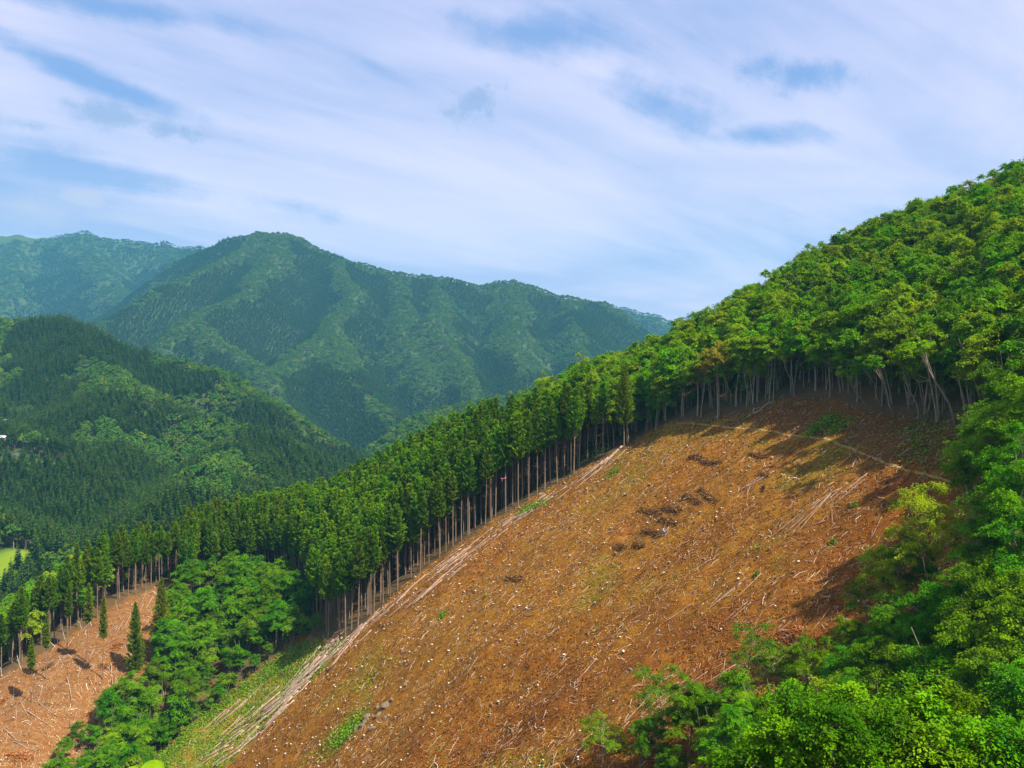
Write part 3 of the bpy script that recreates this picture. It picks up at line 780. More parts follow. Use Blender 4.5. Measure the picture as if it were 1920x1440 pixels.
# --- far woods ----------------------------------------------------------------
HOUSES = [(4, 797, 'white'), (5, 833, 'brown'), (64, 1018, 'orange')]
def far_woods():
    rng = np.random.default_rng(41)
    sets = [('valley_forest', 'dense conifer and broadleaf wood covering the valley slopes', 380, 1480, 4.7, 1.0, 1.0),
            ('mountain_forest', 'blue-green wood covering the long far mountain', 1480, 3250, 5.9, 1.02, 0.85),
            ('distant_forest', 'hazy blue wood on the most distant ridge', 3250, 5200, 11.0, 1.9, 0.9)]
    hp = [ground_at(a, b, 380, 1300) for a, b, _ in HOUSES]
    wp = [ground_at(a, 855, 380, 1300) for a in (18, 32, 46)]
    rp = [ground_at(a, b, 380, 1300) for a, b in ((60, 864), (80, 867), (100, 869), (120, 870), (140, 870), (155, 869))]
    for name, label, r0, r1, step, sw, sh in sets:
        x, y = jitter_grid(-r1 * 0.78, r1 * 0.42, r0 * 0.75, r1, step, rng)
        r = np.hypot(x, y); a = np.arctan2(x, y)
        m = (r > r0) & (r < r1) & (a > -0.68) & (a < 0.30)
        x, y, r = x[m], y[m], r[m]
        z, nr = H_far(x, y, True)
        z = H(x, y)
        m = in_sight(x, y, z, 24)
        if name == 'valley_forest':
            dist, side, _ = poly_dist(x, y, R_LINE)
            m &= ~((side > 0) | (dist < 42))
            m &= np.hypot(x - FIELD[0], (y - FIELD[1]) * 0.7) > 16
            for q in hp + wp + rp:                       # openings round the houses and the road
                rad = 9 if q in hp else 6
                m &= np.hypot(x - q[0], y - q[1]) > rad
                # and the sight line just below them
                qq = np.array(q[:2]) / math.hypot(*q[:2]); t = x * qq[0] + y * qq[1]; off = np.abs(x * qq[1] - y * qq[0])
                m &= ~((off < 5) & (t < math.hypot(*q[:2])) & (t > math.hypot(*q[:2]) - (30 if q in hp else 15)))
        x, y, z, r, nr = x[m], y[m], z[m], r[m], nr[m]
        patch = fbm(x, y, 160 if r0 < 1400 else 300, 4, 71)
        gul = fbm(x, y, 60, 3, 73)
        b = (patch + 0.35 * gul + 0.55 * np.exp(-(nr / 0.55) ** 2)) > 0.28 if r0 < 1400 else (0.42 * patch + 0.25 * gul + 0.85 * np.exp(-(nr / 0.40) ** 2)) > 0.38
        # thin the broadleaf stands: their crowns are wider
        keep = ~b | (rng.random(len(x)) < 0.42)
        x, y, z, b = x[keep], y[keep], z[keep], b[keep]
        n = len(x)
        w = rng.uniform(0.8, 1.25, n) * sw; hh = w / sw * sh * rng.uniform(0.85, 1.2, n)
        scl = np.stack([w, w, hh], -1)
        var = np.where(b, rng.integers(0, 4, n), 4 + rng.integers(0, 4, n))
        scatter(name, label, np.stack([x, y, z - 0.5], -1), rng.uniform(0, 6.28, n), scl, var, FAR_B + FAR_C)
        print(name, n)
    return hp, wp, rp
HOUSE_P, WALL_P, ROAD_P = far_woods()

# --- woods of the near hill -----------------------------------------------------
def near_woods():
    rng = np.random.default_rng(5)
    # cedars -------------------------------------------------------------
    x, y = jitter_grid(-300, 120, 120, 430, 3.5, rng, 0.36)
    z = H(x, y); dist, side, _ = poly_dist(x, y, R_LINE)
    px, py = project(x, y, z)
    m = ~inside(x, y, CLEAR) & ~inside(x, y, LEFT) & ~inside(x, y, GULLY)
    m &= (px > 328 + 14 * fbm(x, y, 20, 2, 4)) & (px < 1215 + 40 * fbm(x, y, 25, 2, 8))
    m &= (side > 0) | (dist < 34)
    m &= ~((px > 930) & (dist < 16 + (px - 930) * 0.10) & (side > 0)) & ~((px > 930) & (side < 0))
    # left wood: cedars only in a belt along the left clearing
    dl, _, _ = poly_dist(x, y, [p[:2] for p in LEFT[2:10]])
    m2 = ~inside(x, y, CLEAR) & ~inside(x, y, LEFT) & ~inside(x, y, GULLY) & (px <= 345) & (px > -60) & (dl < 17) & ((side > 0) | (dist < 5))
    zb = fbm(x, y, 15, 2, 14)
    m2 &= (zb < 0.32) & (rng.random(len(x)) < np.where(px < 110, 0.65, 0.92))
    m = (m | m2) & in_sight(x, y, z, 28, 0.03) & (px > -90)
    cx, cy, cz = x[m], y[m], z[m]
    dc, _, _ = poly_dist(cx, cy, [p[:2] for p in CLEAR[:12]]); dl2, _, _ = poly_dist(cx, cy, [p[:2] for p in LEFT[2:10]])
    edge = np.minimum(dc, dl2)
    # broadleaves ----------------------------------------------------------
    x, y = jitter_grid(-330, 330, 60, 440, 5.2, rng, 0.42)
    z = H(x, y); dist, side, _ = poly_dist(x, y, R_LINE); px, py = project(x, y, z)
    m = ~inside(x, y, CLEAR) & ~inside(x, y, LEFT) & ~inside(x, y, GULLY) & ((side > 0) | (dist < 26)) & (px > -150) & (px < 2150)
    right = (px > 1225 + 30 * fbm(x, y, 25, 2, 8)) & (y > 120)
    crestb = (px > 930) & (px <= 1260) & ((dist < 15 + (px - 930) * 0.10) | (side < 0))
    leftw = (px <= 345) & (y > 150)
    m &= right | crestb | leftw
    m &= in_sight(x, y, z, 26, 0.04)
    # keep clear of the cedars
    for q in range(0, len(x)):
        if m[q] and len(cx):
            if ((cx - x[q]) ** 2 + (cy - y[q]) ** 2).min() < 6.5: m[q] = False
    bx, by, bz = x[m], y[m], z[m]
    return (cx, cy, cz, edge), (bx, by, bz)
(cdx, cdy, cdz, cedge), (bdx, bdy, bdz) = near_woods()
print('near cedars', len(cdx), 'broadleaves', len(bdx))


def ordinal(n):
    return str(n) + ('th' if 10 <= n % 100 <= 20 else {1: 'st', 2: 'nd', 3: 'rd'}.get(n % 10, 'th'))


def plant_cedars():
    rng = np.random.default_rng(15)
    px, py = project(cdx, cdy, cdz)
    vis = (px > -20) & (px < 1940)
    score = np.hypot(cdx, cdy) * (1 + 0.9 * np.clip((cedge - 4) / 12, 0, 1)) + np.where(vis, 0, 900)
    order = np.argsort(score); pick = order[:286]; rest = order[286:]
    n = len(cdx)
    sc = rng.uniform(0.80, 1.10, n) * (1 + 0.06 * fbm(cdx, cdy, 30, 2, 44)); sc = np.where(px < 345, sc * 0.86, sc); rot = rng.uniform(0, 6.28, n)
    var = rng.integers(0, 5, n); ev = rng.integers(0, 4, n)
    hin = (fbm(cdx, cdy, 34, 3, 46) + 1.3 * np.exp(-((px - 720) / 130) ** 2 - ((py - 1090) / 90) ** 2) + rng.normal(0, 0.1, n) > 0.42) & (px > 345)
    var = np.where(hin, 5 + rng.integers(0, 2, n), var)
    # the front row along the main clearing, in order from the lone cedar downhill
    dmain, _, _ = poly_dist(cdx, cdy, [p[:2] for p in CLEAR[:12]])
    dleft, _, _ = poly_dist(cdx, cdy, [p[:2] for p in LEFT[2:10]])
    front = [i for i in pick if dmain[i] < 3.2 and px[i] > 345]; front.sort(key=lambda i: -px[i])
    frontl = [i for i in pick if dleft[i] < 3.2 and px[i] <= 345]; frontl.sort(key=lambda i: -px[i])
    rank = {i: k + 1 for k, i in enumerate(front)}; rankl = {i: k + 1 for k, i in enumerate(frontl)}
    for i in pick:
        e = min(dmain[i], dleft[i]) < 7
        k = HINOKI[var[i] - 5] if hin[i] else CEDAR_EDGE[ev[i]] if e else CEDAR[var[i]]
        if i in rank: lb = 'bare-trunked cedar fronting the brown clearing, %s downhill from the lone cedar' % ordinal(rank[i]); g = 'cedars along the edge of the big clearing'
        elif i in rankl: lb = 'slender cedar fronting the small left clearing, %s downhill from its top corner' % ordinal(rankl[i]); g = 'cedars along the edge of the small clearing'
        elif px[i] <= 345: lb = 'slender dark green cedar standing behind the front row of the small clearing'; g = 'cedars behind the small clearing'
        else:
            part = 'upper' if px[i] > 960 else 'middle' if px[i] > 720 else 'lower' if px[i] > 520 else 'lowest'
            lb = ('%s in the dense stand behind the %s part of the trunk row' % ('light green cypress' if hin[i] else 'dark green cedar', part)); g = 'cedars of the dense stand'
        single_tree(k, 'cedar_tree', cdx[i], cdy[i], cdz[i], rot[i], (sc[i] * rng.uniform(0.9, 1.1), sc[i] * rng.uniform(0.9, 1.1), sc[i]), lb, 'tree', g)
    r = rest
    scatter('cedar_forest', 'dense dark green cedar plantation behind the bare front trunks', np.stack([cdx[r], cdy[r], cdz[r]], -1), rot[r], np.stack([sc[r], sc[r], sc[r]], -1), var[r], CEDAR + HINOKI)
plant_cedars()

HAND_TREES = [  # (photo x, photo y of the top, height, kind, label)
    (1765, 893, 15, 'yellow', 'yellow-green leafy tree where the footpath meets the right edge of the slope'),
    (1890, 870, 16, 'near', None), (1905, 715, 18, 'near', None), (1860, 955, 15, 'near', None), (1910, 960, 16, 'near', None), (1725, 1003, 10, 'near', None),
    (1672, 1018, 11, 'yellow', 'small thin yellow-green tree at the clearing below the footpath end'), (1790, 1015, 13, 'near', None), (1845, 1040, 16, 'near', None), (1760, 1065, 14, 'near', None), (1895, 1085, 16, 'near', None),
    (1632, 1085, 6, 'sparse', 'thin see-through sapling at the right rim of the cleared slope'), (1690, 1105, 11, 'near', None), (1652, 1135, 9, 'near', None), (1595, 1160, 7, 'near', None), (1830, 1150, 15, 'near', None), (1905, 1200, 16, 'near', None),
    (1750, 1180, 14, 'near', None), (1400, 1165, 7, 'sparse', 'sparse young tree with airy crown against the orange slope'), (1440, 1195, 6, 'sparse', 'smaller sparse tree just below the airy young tree'), (1510, 1195, 9, 'near', None), (1580, 1190, 10, 'near', None),
    (1640, 1210, 12, 'near', None), (1700, 1235, 13, 'near', None), (1245, 1242, 7, 'sparse', 'slim sapling with dark stem on the lower orange slope'), (1310, 1268, 9, 'near', None), (1372, 1262, 9, 'near', None), (1450, 1262, 10, 'near', None),
    (1560, 1262, 12, 'yellow', 'bright yellow-green tree in the middle of the foreground wood'), (1745, 1255, 13, 'near', None), (1835, 1245, 13, 'near', None), (1885, 1290, 14, 'near', None), (1132, 1335, 6, 'sparse', 'lowest small bushy sapling left of all foreground trees'),
    (1200, 1350, 5, 'sparse', 'low sparse bush beside the lowest small sapling'), (1400, 1330, 10, 'near', None), (1480, 1322, 11, 'near', None), (1600, 1330, 13, 'near', None), (1680, 1325, 13, 'near', None), (1560, 1380, 12, 'near', None), (1340, 1385, 8, 'near', None),
    (1450, 1410, 10, 'near', None), (1255, 1395, 6, 'near', None), (1292, 1302, 8, 'near', None), (1345, 1300, 9, 'near', None), (1235, 1340, 7, 'near', None), (1420, 1290, 9, 'near', None), (1620, 1270, 11, 'near', None), (1520, 1235, 9, 'near', None), (1780, 1335, 14, 'near', None), (1650, 1420, 12, 'near', None), (1850, 1400, 14, 'near', None), (1740, 1430, 13, 'near', None), (1530, 1450, 10, 'near', None), (1920, 1400, 14, 'near', None),
    (1390, 1455, 8, 'near', None), (1300, 1440, 7, 'near', None), (1940, 1100, 16, 'near', None), (1950, 800, 17, 'near', None), (1960, 1260, 15, 'near', None), (1905, 610, 18, 'near', None)]


def plant_broadleaves():
    rng = np.random.default_rng(16)
    near_xy = []
    rank = 0
    todo = sorted(range(len(HAND_TREES)), key=lambda i: -HAND_TREES[i][1])
    order = {i: k + 1 for k, i in enumerate([j for j in todo if HAND_TREES[j][3] == 'near'])}
    for i, (px, py, h, kd, lb) in enumerate(HAND_TREES):
        h = h * {'near': 1.35, 'yellow': 1.35, 'sparse': 1.7}[kd]
        x, y, z = base_for_top(px, py, h)
        ks = {'near': NEAR, 'yellow': NEAR_YEL, 'sparse': SPARSE}[kd]; k = ks[i % len(ks)]
        s = h / {'near': 14, 'yellow': 12, 'sparse': 9}[kd]
        if lb is None:
            lb = ('rounded bright green' if i % 3 == 0 else 'dense dark green' if i % 3 == 1 else 'leafy mid green') + ' tree of the foreground wood, %s highest top from below' % ordinal(order[i])
        single_tree(k, 'broadleaf_tree', x, y, z, rng.uniform(0, 6.28), (s * rng.uniform(0.95, 1.15), s * rng.uniform(0.95, 1.15), s), lb, 'tree', 'broadleaved trees of the right foreground')
        near_xy.append((x, y))
    # gully trees
    gx, gy = jitter_grid(-160, -40, 140, 320, 5.2, rng, 0.5)
    m = inside(gx, gy, GULLY); gx, gy = gx[m], gy[m]; gz = H(gx, gy)
    px, py = project(gx, gy, gz)
    m = (px > 30) & (py < 1600); gx, gy, gz, px, py = gx[m], gy[m], gz[m], px[m], py[m]
    o = np.argsort(py)
    for k, i in enumerate(o):
        h = rng.uniform(7.5, 15.5) * (0.85 if px[i] > 520 else 1.0); wd = rng.uniform(1.0, 1.35)
        kd = NEAR[rng.integers(0, 4)]
        single_tree(kd, 'broadleaf_tree', gx[i], gy[i], gz[i], rng.uniform(0, 6.28), (h / 14 * wd, h / 14 * wd, h / 14), 'bushy green tree in the gully, %s counted down from its upper end' % ordinal(k + 1), 'tree', 'broadleaved trees of the gully')
    for q, (tx, ty, h) in enumerate([(545, 1068, 13), (578, 1092, 12), (505, 1090, 13), (560, 1128, 10), (520, 1150, 9), (585, 1150, 8), (470, 1120, 12), (440, 1255, 6), (480, 1225, 6), (505, 1205, 6), (410, 1285, 6), (385, 1300, 6), (360, 1320, 6), (335, 1345, 6), (310, 1370, 6), (285, 1395, 6), (260, 1415, 6), (535, 1180, 6), (120, 1385, 7), (100, 1410, 7), (150, 1350, 7)]):
        x, y, z = base_for_top(tx, ty, h, 120)
        single_tree(NEAR[q % 4], 'broadleaf_tree', x, y, z, 2.1 * q, (h / 14 * 1.05, h / 14 * 1.05, h / 14), ('tall leafy tree at the head of the gully by the cedars, %s of seven' % ordinal(q + 1)) if q < 7 else 'low bush on the rim of the gully, %s in the row along it' % ordinal(q - 6), 'tree' if q < 7 else 'bush', 'broadleaved trees of the gully')
    # forest
    px, py = project(bdx, bdy, bdz)
    nd = np.full(len(bdx), 99.0)
    for q in near_xy: nd = np.minimum(nd, np.hypot(bdx - q[0], bdy - q[1]))
    keep = nd > 4.0
    x, y, z, px, py = bdx[keep], bdy[keep], bdz[keep], px[keep], py[keep]
    n = len(x); rot = rng.uniform(0, 6.28, n); sc = rng.uniform(0.8, 1.1, n); sc = np.where(px < 345, sc * 0.80, sc); var = rng.integers(0, 5, n)
    dmain, _, _ = poly_dist(x, y, [p[:2] for p in CLEAR[30:] + CLEAR[:1]])
    vis = (px > -20) & (px < 1960) & (py < 1500)
    score = np.hypot(x, y) * np.where(dmain < 8, 0.6, 1.0) + np.where(vis, 0, 900)
    order = np.argsort(score); pick = order[:130]; rest = order[130:]
    front = sorted([i for i in pick if dmain[i] < 7 and px[i] > 1180], key=lambda i: px[i]); rank = {i: k + 1 for k, i in enumerate(front)}
    yel = None
    for i in pick:
        kd = BROAD[var[i]]
        if i in rank: lb = 'tall broadleaved tree above the cleared slope, %s rightwards from the lone cedar' % ordinal(rank[i]); g = 'broadleaved trees along the top of the clearing'
        elif px[i] < 345: lb = 'green broadleaved tree in the wood above the small left clearing'; g = 'broadleaved wood above the small clearing'
        else:
            part = 'above the cedars' if px[i] < 1250 else 'above the olive-yellow tree' if px[i] < 1450 else 'above the shaded ground' if px[i] < 1680 else 'near the right picture edge'
            lb = 'green broadleaved tree in the upper wood, %s' % part; g = 'broadleaved wood of the upper hill'
        single_tree(kd, 'broadleaf_tree', x[i], y[i], z[i], rot[i], (sc[i], sc[i], sc[i]), lb, 'tree', g)
    r = rest
    scatter('broadleaf_forest', 'bright green broadleaved wood reaching the crest of the hill', np.stack([x[r], y[r], z[r]], -1), rot[r], np.stack([sc[r]] * 3, -1), var[r], BROAD)
    # leafy young trees along the upper edge of the clearing
    for q, (bx_, by_, h) in enumerate([(1215, 812, 6), (1262, 790, 7), (1290, 778, 5), (1385, 768, 8), (1432, 758, 9), (1452, 745, 7), (1505, 738, 9), (1530, 742, 10), (1560, 740, 8), (1588, 752, 11), (1612, 762, 8), (1640, 764, 10), (1668, 768, 7), (1702, 772, 9), (1745, 778, 8), (1772, 782, 7), (1830, 790, 9), (1850, 800, 8), (1868, 815, 8)]):
        g = ground_at(bx_, by_); k = SPARSE[q % 3]
        single_tree(k, 'young_tree', g[0] + 1.5, g[1] + 3.0, float(H(np.array([g[0] + 1.5]), np.array([g[1] + 3.0]))[0]), 1.3 * q, (h / 9 * 1.1, h / 9 * 1.1, h / 9 * 1.25), 'leafy young tree under the upper wood, %s rightwards from the lone cedar' % ordinal(q + 1), 'tree', 'young trees along the top of the clearing')
    # single trees that stand out
    for (bx_, by_, h, kd, lb) in [(1345, 782, 23, BROAD_YEL[0], 'tall olive-yellow tree with long bare trunks at the top of the clearing'), (1317, 782, 20, BROAD_YEL[0], 'slimmer olive tree beside the tall olive-yellow tree'),
                                  (1540, 712, 19, BROAD_YEL[0], 'olive-brown crowned tree in the green upper wood')]:
        g = ground_at(bx_, by_)
        single_tree(kd, 'broadleaf_tree', g[0], g[1], g[2], 1.0 + bx_, h / 20, lb, 'tree', 'olive trees at the top of the clearing')
    # single cedars on open ground: photo base and top
    for (bx_, by_, ty, ki, w, lb) in [(1170, 840, 688, 0, 1.0, 'lone tall cedar with full pointed crown at the top corner of the clearing'),
                                      (253, 1262, 1130, 1, 0.85, 'full-crowned yellowish cedar standing alone on the small left clearing'), (302, 1238, 1085, 1, 0.85, 'bigger full-crowned cedar next to the upper corner of the small clearing'),
                                      (87, 1275, 1155, 2, 1.0, 'spindly cedar on the left clearing above its own shadow'), (60, 1318, 1195, 2, 1.0, 'lowest spindly cedar standing on the small left clearing'), (163, 1242, 1095, 2, 1.0, 'tall spindly cedar just inside the upper rim of the left clearing'),
                                      (193, 1275, 1120, 2, 0.8, 'thin cedar with a tuft of crown in the middle of the left clearing'), (126, 1218, 1098, 2, 1.0, 'slim cedar at the rim of the left clearing')]:
        g = ground_at(bx_, by_); h = (by_ - ty) / F * g[1]
        single_tree(CEDAR_FULL[ki], 'cedar_tree', g[0], g[1], g[2], 0.7 * bx_, (h / 25 * w, h / 25 * w, h / 25), lb, 'tree', 'single cedars on open ground')
plant_broadleaves()
#@@PART3@@
# ----------------------------------------------------------------------------- the cleared slopes
def frame_at(x, y):
    """ground height, normal, downhill and contour directions"""
    x = np.asarray(x, float); y = np.asarray(y, float); e = 0.8
    h = H(x, y); gx = (H(x + e, y) - H(x - e, y)) / (2 * e); gy = (H(x, y + e) - H(x, y - e)) / (2 * e)
    N = np.stack([-gx, -gy, np.ones_like(gx)], -1); N /= np.linalg.norm(N, axis=-1)[..., None]
    g = np.hypot(gx, gy) + 1e-6
    D = np.stack([-gx / g, -gy / g, -g], -1); D /= np.linalg.norm(D, axis=-1)[..., None]
    return h, N, D, np.cross(N, D)


def open_points(n, rng, polys=None, pxr=(-60, 1980), pyr=(700, 1500)):
    out = []; got = 0
    while got < n:
        x = rng.uniform(-190, 160, 60000); y = rng.uniform(75, 310, 60000)
        m = np.zeros(x.shape, bool)
        for q in (polys or (CLEAR, LEFT)): m |= inside(x, y, q)
        x, y = x[m], y[m]
        px, py = project(x, y, plane(x, y) if False else H_quick(x, y))
        m = (px > pxr[0]) & (px < pxr[1]) & (py > pyr[0]) & (py < pyr[1])
        out.append(np.stack([x[m], y[m]], -1)); got += m.sum()
    return np.vstack(out)[:n]


_gx = np.linspace(-330, 330, 331); _gy = np.linspace(40, 450, 206)
_GH = H(*np.meshgrid(_gx, _gy))
def H_quick(x, y):
    fx = np.clip((x + 330) / 2, 0, 329.999); fy = np.clip((y - 40) / 2, 0, 204.999)
    i = fx.astype(int); j = fy.astype(int); fx = fx - i; fy = fy - j
    return (_GH[j, i] * (1 - fx) + _GH[j, i + 1] * fx) * (1 - fy) + (_GH[j + 1, i] * (1 - fx) + _GH[j + 1, i + 1] * fx) * fy


def frame_quick(x, y, h):
    e = 1.5
    gx = (H_quick(x + e, y) - H_quick(x - e, y)) / (2 * e); gy = (H_quick(x, y + e) - H_quick(x, y - e)) / (2 * e)
    N = np.stack([-gx, -gy, np.ones_like(gx)], -1); N /= np.linalg.norm(N, axis=-1)[..., None]
    g = np.hypot(gx, gy) + 1e-6
    D = np.stack([-gx / g, -gy / g, -g], -1); D /= np.linalg.norm(D, axis=-1)[..., None]
    return N, D, np.cross(N, D)


def zone(x, y):
    """0..1 how thick the orange brush lies (streaks running down the slope)"""
    al = -0.936 * x - 0.352 * y; ac = -0.352 * x + 0.936 * y
    return np.clip(0.5 + 0.75 * fbm(al * 0.4, ac, 16, 4, 120), 0, 1)


def many_sticks(P, A, N, L, R, bend, rng):
    """three-sided bent sticks for thousands of positions at once"""
    k = len(P); S = np.cross(A, N); S /= np.linalg.norm(S, axis=1)[:, None] + 1e-9
    b = bend[:, None]
    c = [P - A * L[:, None] * 0.5, P + S * b + N * np.abs(b) * 0.3, P + A * L[:, None] * 0.5]
    r = [R, R * 0.85, R * 0.5]
    V = np.empty((k, 9, 3))
    for i in range(3):
        for j, a in enumerate((0.3, 2.4, 4.5)):
            V[:, i * 3 + j] = c[i] + (S * math.cos(a) + N * math.sin(a)) * r[i][:, None]
    q = []
    for i in range(2):
        for j in range(3): q.append((i * 3 + j, i * 3 + (j + 1) % 3, i * 3 + 3 + (j + 1) % 3, i * 3 + 3 + j))
    Q = (np.arange(k)[:, None, None] * 9 + np.array(q)[None]).reshape(-1, 4)
    return V.reshape(-1, 3), Q


def pick_cols(rng, k, cols, w, vary=0.25):
    c = np.array(cols)[rng.choice(len(cols), k, p=np.array(w) / sum(w))]
    c = c * rng.uniform(1 - vary, 1 + vary, (k, 1))
    return np.concatenate([np.clip(c, 0, 1), np.ones((k, 1))], 1)


def litter():
    rng = np.random.default_rng(51)
    # fine dead cedar foliage ------------------------------------------------
    P = open_points(150000, rng); x, y = P[:, 0], P[:, 1]; h = H_quick(x, y) + rng.uniform(-0.02, 0.22, len(x)) ; N, D, E = frame_quick(x, y, h)
    zz = zone(x, y); gr = inside(x, y, GRASS); lf = inside(x, y, LEFT)
    k = rng.random(len(x)) < np.where(gr, 0.25, 0.25 + 0.75 * zz) * np.where(lf, 0.35, 1)
    x, y, h, N, D, E, zz = x[k], y[k], h[k], N[k], D[k], E[k], zz[k]; n = len(x)
    a = rng.uniform(0, 6.28, n)[:, None]
    V, Q = leaves(np.stack([x, y, h], -1), D * np.cos(a) + E * np.sin(a) + N * rng.normal(0, 0.25, (n, 1)), N + rdir(rng, n) * 0.75, rng.uniform(0.25, 0.9, n), rng.uniform(0.06, 0.24, n), 0.2)
    col = pick_cols(rng, n, [(0.31, 0.080, 0.005), (0.42, 0.125, 0.008), (0.19, 0.050, 0.005), (0.40, 0.19, 0.022), (0.06, 0.022, 0.004)], [3, 3, 2.6, 1.8, 2.0])
    tan = pick_cols(rng, n, [(0.42, 0.205, 0.016), (0.33, 0.150, 0.012), (0.52, 0.30, 0.045), (0.08, 0.03, 0.005)], [3, 3, 1.4, 1.8])
    col = np.where((zz < 0.30 + 0.45 * np.clip((y - 140) / 60, 0, 1) + rng.normal(0, 0.15, n))[:, None], tan, col)
    col[:, :3] *= (0.98 * (1 + 0.55 * np.clip(fbm((-0.936 * x - 0.352 * y) * 0.35, -0.352 * x + 0.936 * y, 9, 3, 151), -0.9, 0.9)))[:, None]
    me = make_mesh('dead_foliage', V, Q, [M['litter']], None, False, np.repeat(col, 4, axis=0))
    tag(obj('dead_foliage', me), 'orange-brown dead cedar foliage strewn over the cleared slopes', None, None, 'stuff')
    # sticks ---------------------------------------------------------------
    P = open_points(72000, rng); x, y = P[:, 0], P[:, 1]; h = H_quick(x, y) + rng.uniform(0.02, 0.28, len(x)); N, D, E = frame_quick(x, y, h)
    k = rng.random(len(x)) < 0.35 + 0.65 * zone(x + 40, y - 13)
    x, y, h, N, D, E = x[k], y[k], h[k], N[k], D[k], E[k]; n = len(x)
    a = rng.normal(0, 0.75, n)[:, None]
    L = np.exp(rng.normal(-0.38, 0.60, n)).clip(0.22, 4.0)
    A = D * np.cos(a) + E * np.sin(a) + N * rng.normal(0, 0.12, (n, 1)); A /= np.linalg.norm(A, axis=1)[:, None]
    V, Q = many_sticks(np.stack([x, y, h], -1), A, N, L, (0.014 + 0.013 * L).clip(0.018, 0.055) * rng.uniform(0.8, 1.5, n), rng.normal(0, 0.10, n) * L, rng)
    col = pick_cols(rng, n, [(0.58, 0.38, 0.20), (0.78, 0.62, 0.44), (0.46, 0.22, 0.055), (0.36, 0.13, 0.02), (0.08, 0.035, 0.012)], [3.4, 2.0, 3.3, 2.6, 2.5])
    me = make_mesh('cut_branches', V, Q, [M['sticks']], None, False, np.repeat(col, 9, axis=0))
    tag(obj('cut_branches', me), 'countless pale cut branches strewn over the cleared slopes', None, None, 'stuff')
    # green ground plants at the foot of the slope and in patches -----------------
    P = open_points(14000, rng, (GRASS,)); Q2 = open_points(30000, rng, (CLEAR,))
    f = fbm(Q2[:, 0], Q2[:, 1], 22, 3, 90) * 1.6 - 0.85
    Q2 = Q2[(rng.random(len(Q2)) < np.clip(f, 0, 0.35))]
    pa = fbm(P[:, 0], P[:, 1], 7, 3, 95) + 0.25
    P = np.vstack([P[rng.random(len(P)) < np.clip(pa + 0.35, 0.08, 1)], Q2])
    spots = []
    for px, py, r, m in [(830, 1155, 1.3, 160), (1000, 1455, 2, 60), (655, 1368, 4.0, 900), (640, 1385, 4, 700), (1150, 885, 3, 200), (1010, 945, 4, 500), (985, 955, 3, 350), (1550, 795, 3.2, 520), (1575, 800, 3, 420), (1530, 800, 2.5, 200), (1400, 785, 2, 60), (1600, 948, 0.6, 60), (1680, 950, 0.6, 60), (1520, 815, 2.2, 150),
                           (1740, 830, 7, 420), (1790, 850, 8, 420), (1720, 800, 5, 200), (1850, 880, 8, 380), (700, 1275, 6, 200), (520, 1330, 6, 200), (505, 1262, 4, 500), (460, 1290, 4, 600), (420, 1318, 4, 600), (390, 1340, 4, 600), (350, 1375, 4, 600), (310, 1415, 4, 600), (280, 1440, 4, 500), (560, 1225, 4, 350), (1560, 1020, .6, 50), (910, 1120, .5, 25), (1420, 1080, .6, 30)]:
        g = ground_at(px, py); spots.append(np.array(g[:2]) + rng.normal(0, r * 0.5, (m, 2)))
    P = np.vstack([P] + spots); x, y = P[:, 0], P[:, 1]; n = len(x)
    h = H_quick(x, y) + rng.uniform(0.05, 0.5, n) * (1 + 1.6 * np.clip(fbm(x, y, 4, 2, 98), 0, 1)); N, D, E = frame_quick(x, y, h)
    V, Q = leaves(np.stack([x, y, h], -1), rdir(rng, n) + N * 0.5, N + rdir(rng, n) * 0.7, rng.uniform(0.3, 0.75, n), rng.uniform(0.18, 0.4, n), 0.2)
    col = pick_cols(rng, n, [(0.14, 0.30, 0.006), (0.25, 0.40, 0.008), (0.045, 0.14, 0.005), (0.30, 0.30, 0.02)], [4, 3.4, 3.2, 0.8])
    me = make_mesh('undergrowth', V, Q, [M['herb']], None, False, np.repeat(col, 4, axis=0))
    tag(obj('undergrowth', me), 'low green plants and grass along the foot of the cleared slope', None, None, 'stuff')
litter()


def shrubs_under_trees():
    """dim understorey on the forest floor along the top of the clearing"""
    rng = np.random.default_rng(57)
    x = rng.uniform(20, 160, 60000); y = rng.uniform(120, 260, 60000)
    m = ~inside(x, y, CLEAR); d, _, _ = poly_dist(x, y, [p[:2] for p in CLEAR[30:] + CLEAR[:1]])
    f = fbm(x, y, 9, 3, 133)
    m &= (d < 45) & (d > 3 + 3 * rng.random(len(x))) & (f > 0.12)
    x, y, d = x[m][:9000], y[m][:9000], d[m][:9000]; n = len(x); h = H_quick(x, y) + rng.uniform(0.1, 1.0, n) * np.clip(0.8 + d * 0.12, 0.8, 3.2); N, D, E = frame_quick(x, y, h)
    V, Q = leaves(np.stack([x, y, h], -1), rdir(rng, n), N + rdir(rng, n) * 0.7, rng.uniform(0.35, 0.8, n), rng.uniform(0.2, 0.45, n), 0.2)
    col = pick_cols(rng, n, [(0.07, 0.15, 0.010), (0.12, 0.20, 0.014), (0.05, 0.11, 0.010)], [3, 2, 2])
    me = make_mesh('understorey', V, Q, [M['herb']], None, False, np.repeat(col, 4, axis=0))
    tag(obj('understorey', me), 'dim leafy undergrowth beneath the trees above the cleared slope', None, None, 'stuff')
shrubs_under_trees()


def orient(o, p, A, N, sc):
    """place an object so that its x axis lies along A and its z axis near N"""
    A = np.asarray(A) / np.linalg.norm(A); S = np.cross(N, A); S /= np.linalg.norm(S); U = np.cross(A, S)
    from mathutils import Matrix
    m = Matrix(((A[0], S[0], U[0], p[0]), (A[1], S[1], U[1], p[1]), (A[2], S[2], U[2], p[2]), (0, 0, 0, 1)))
    o.matrix_world = m @ Matrix.Diagonal((sc[0], sc[1], sc[2], 1))


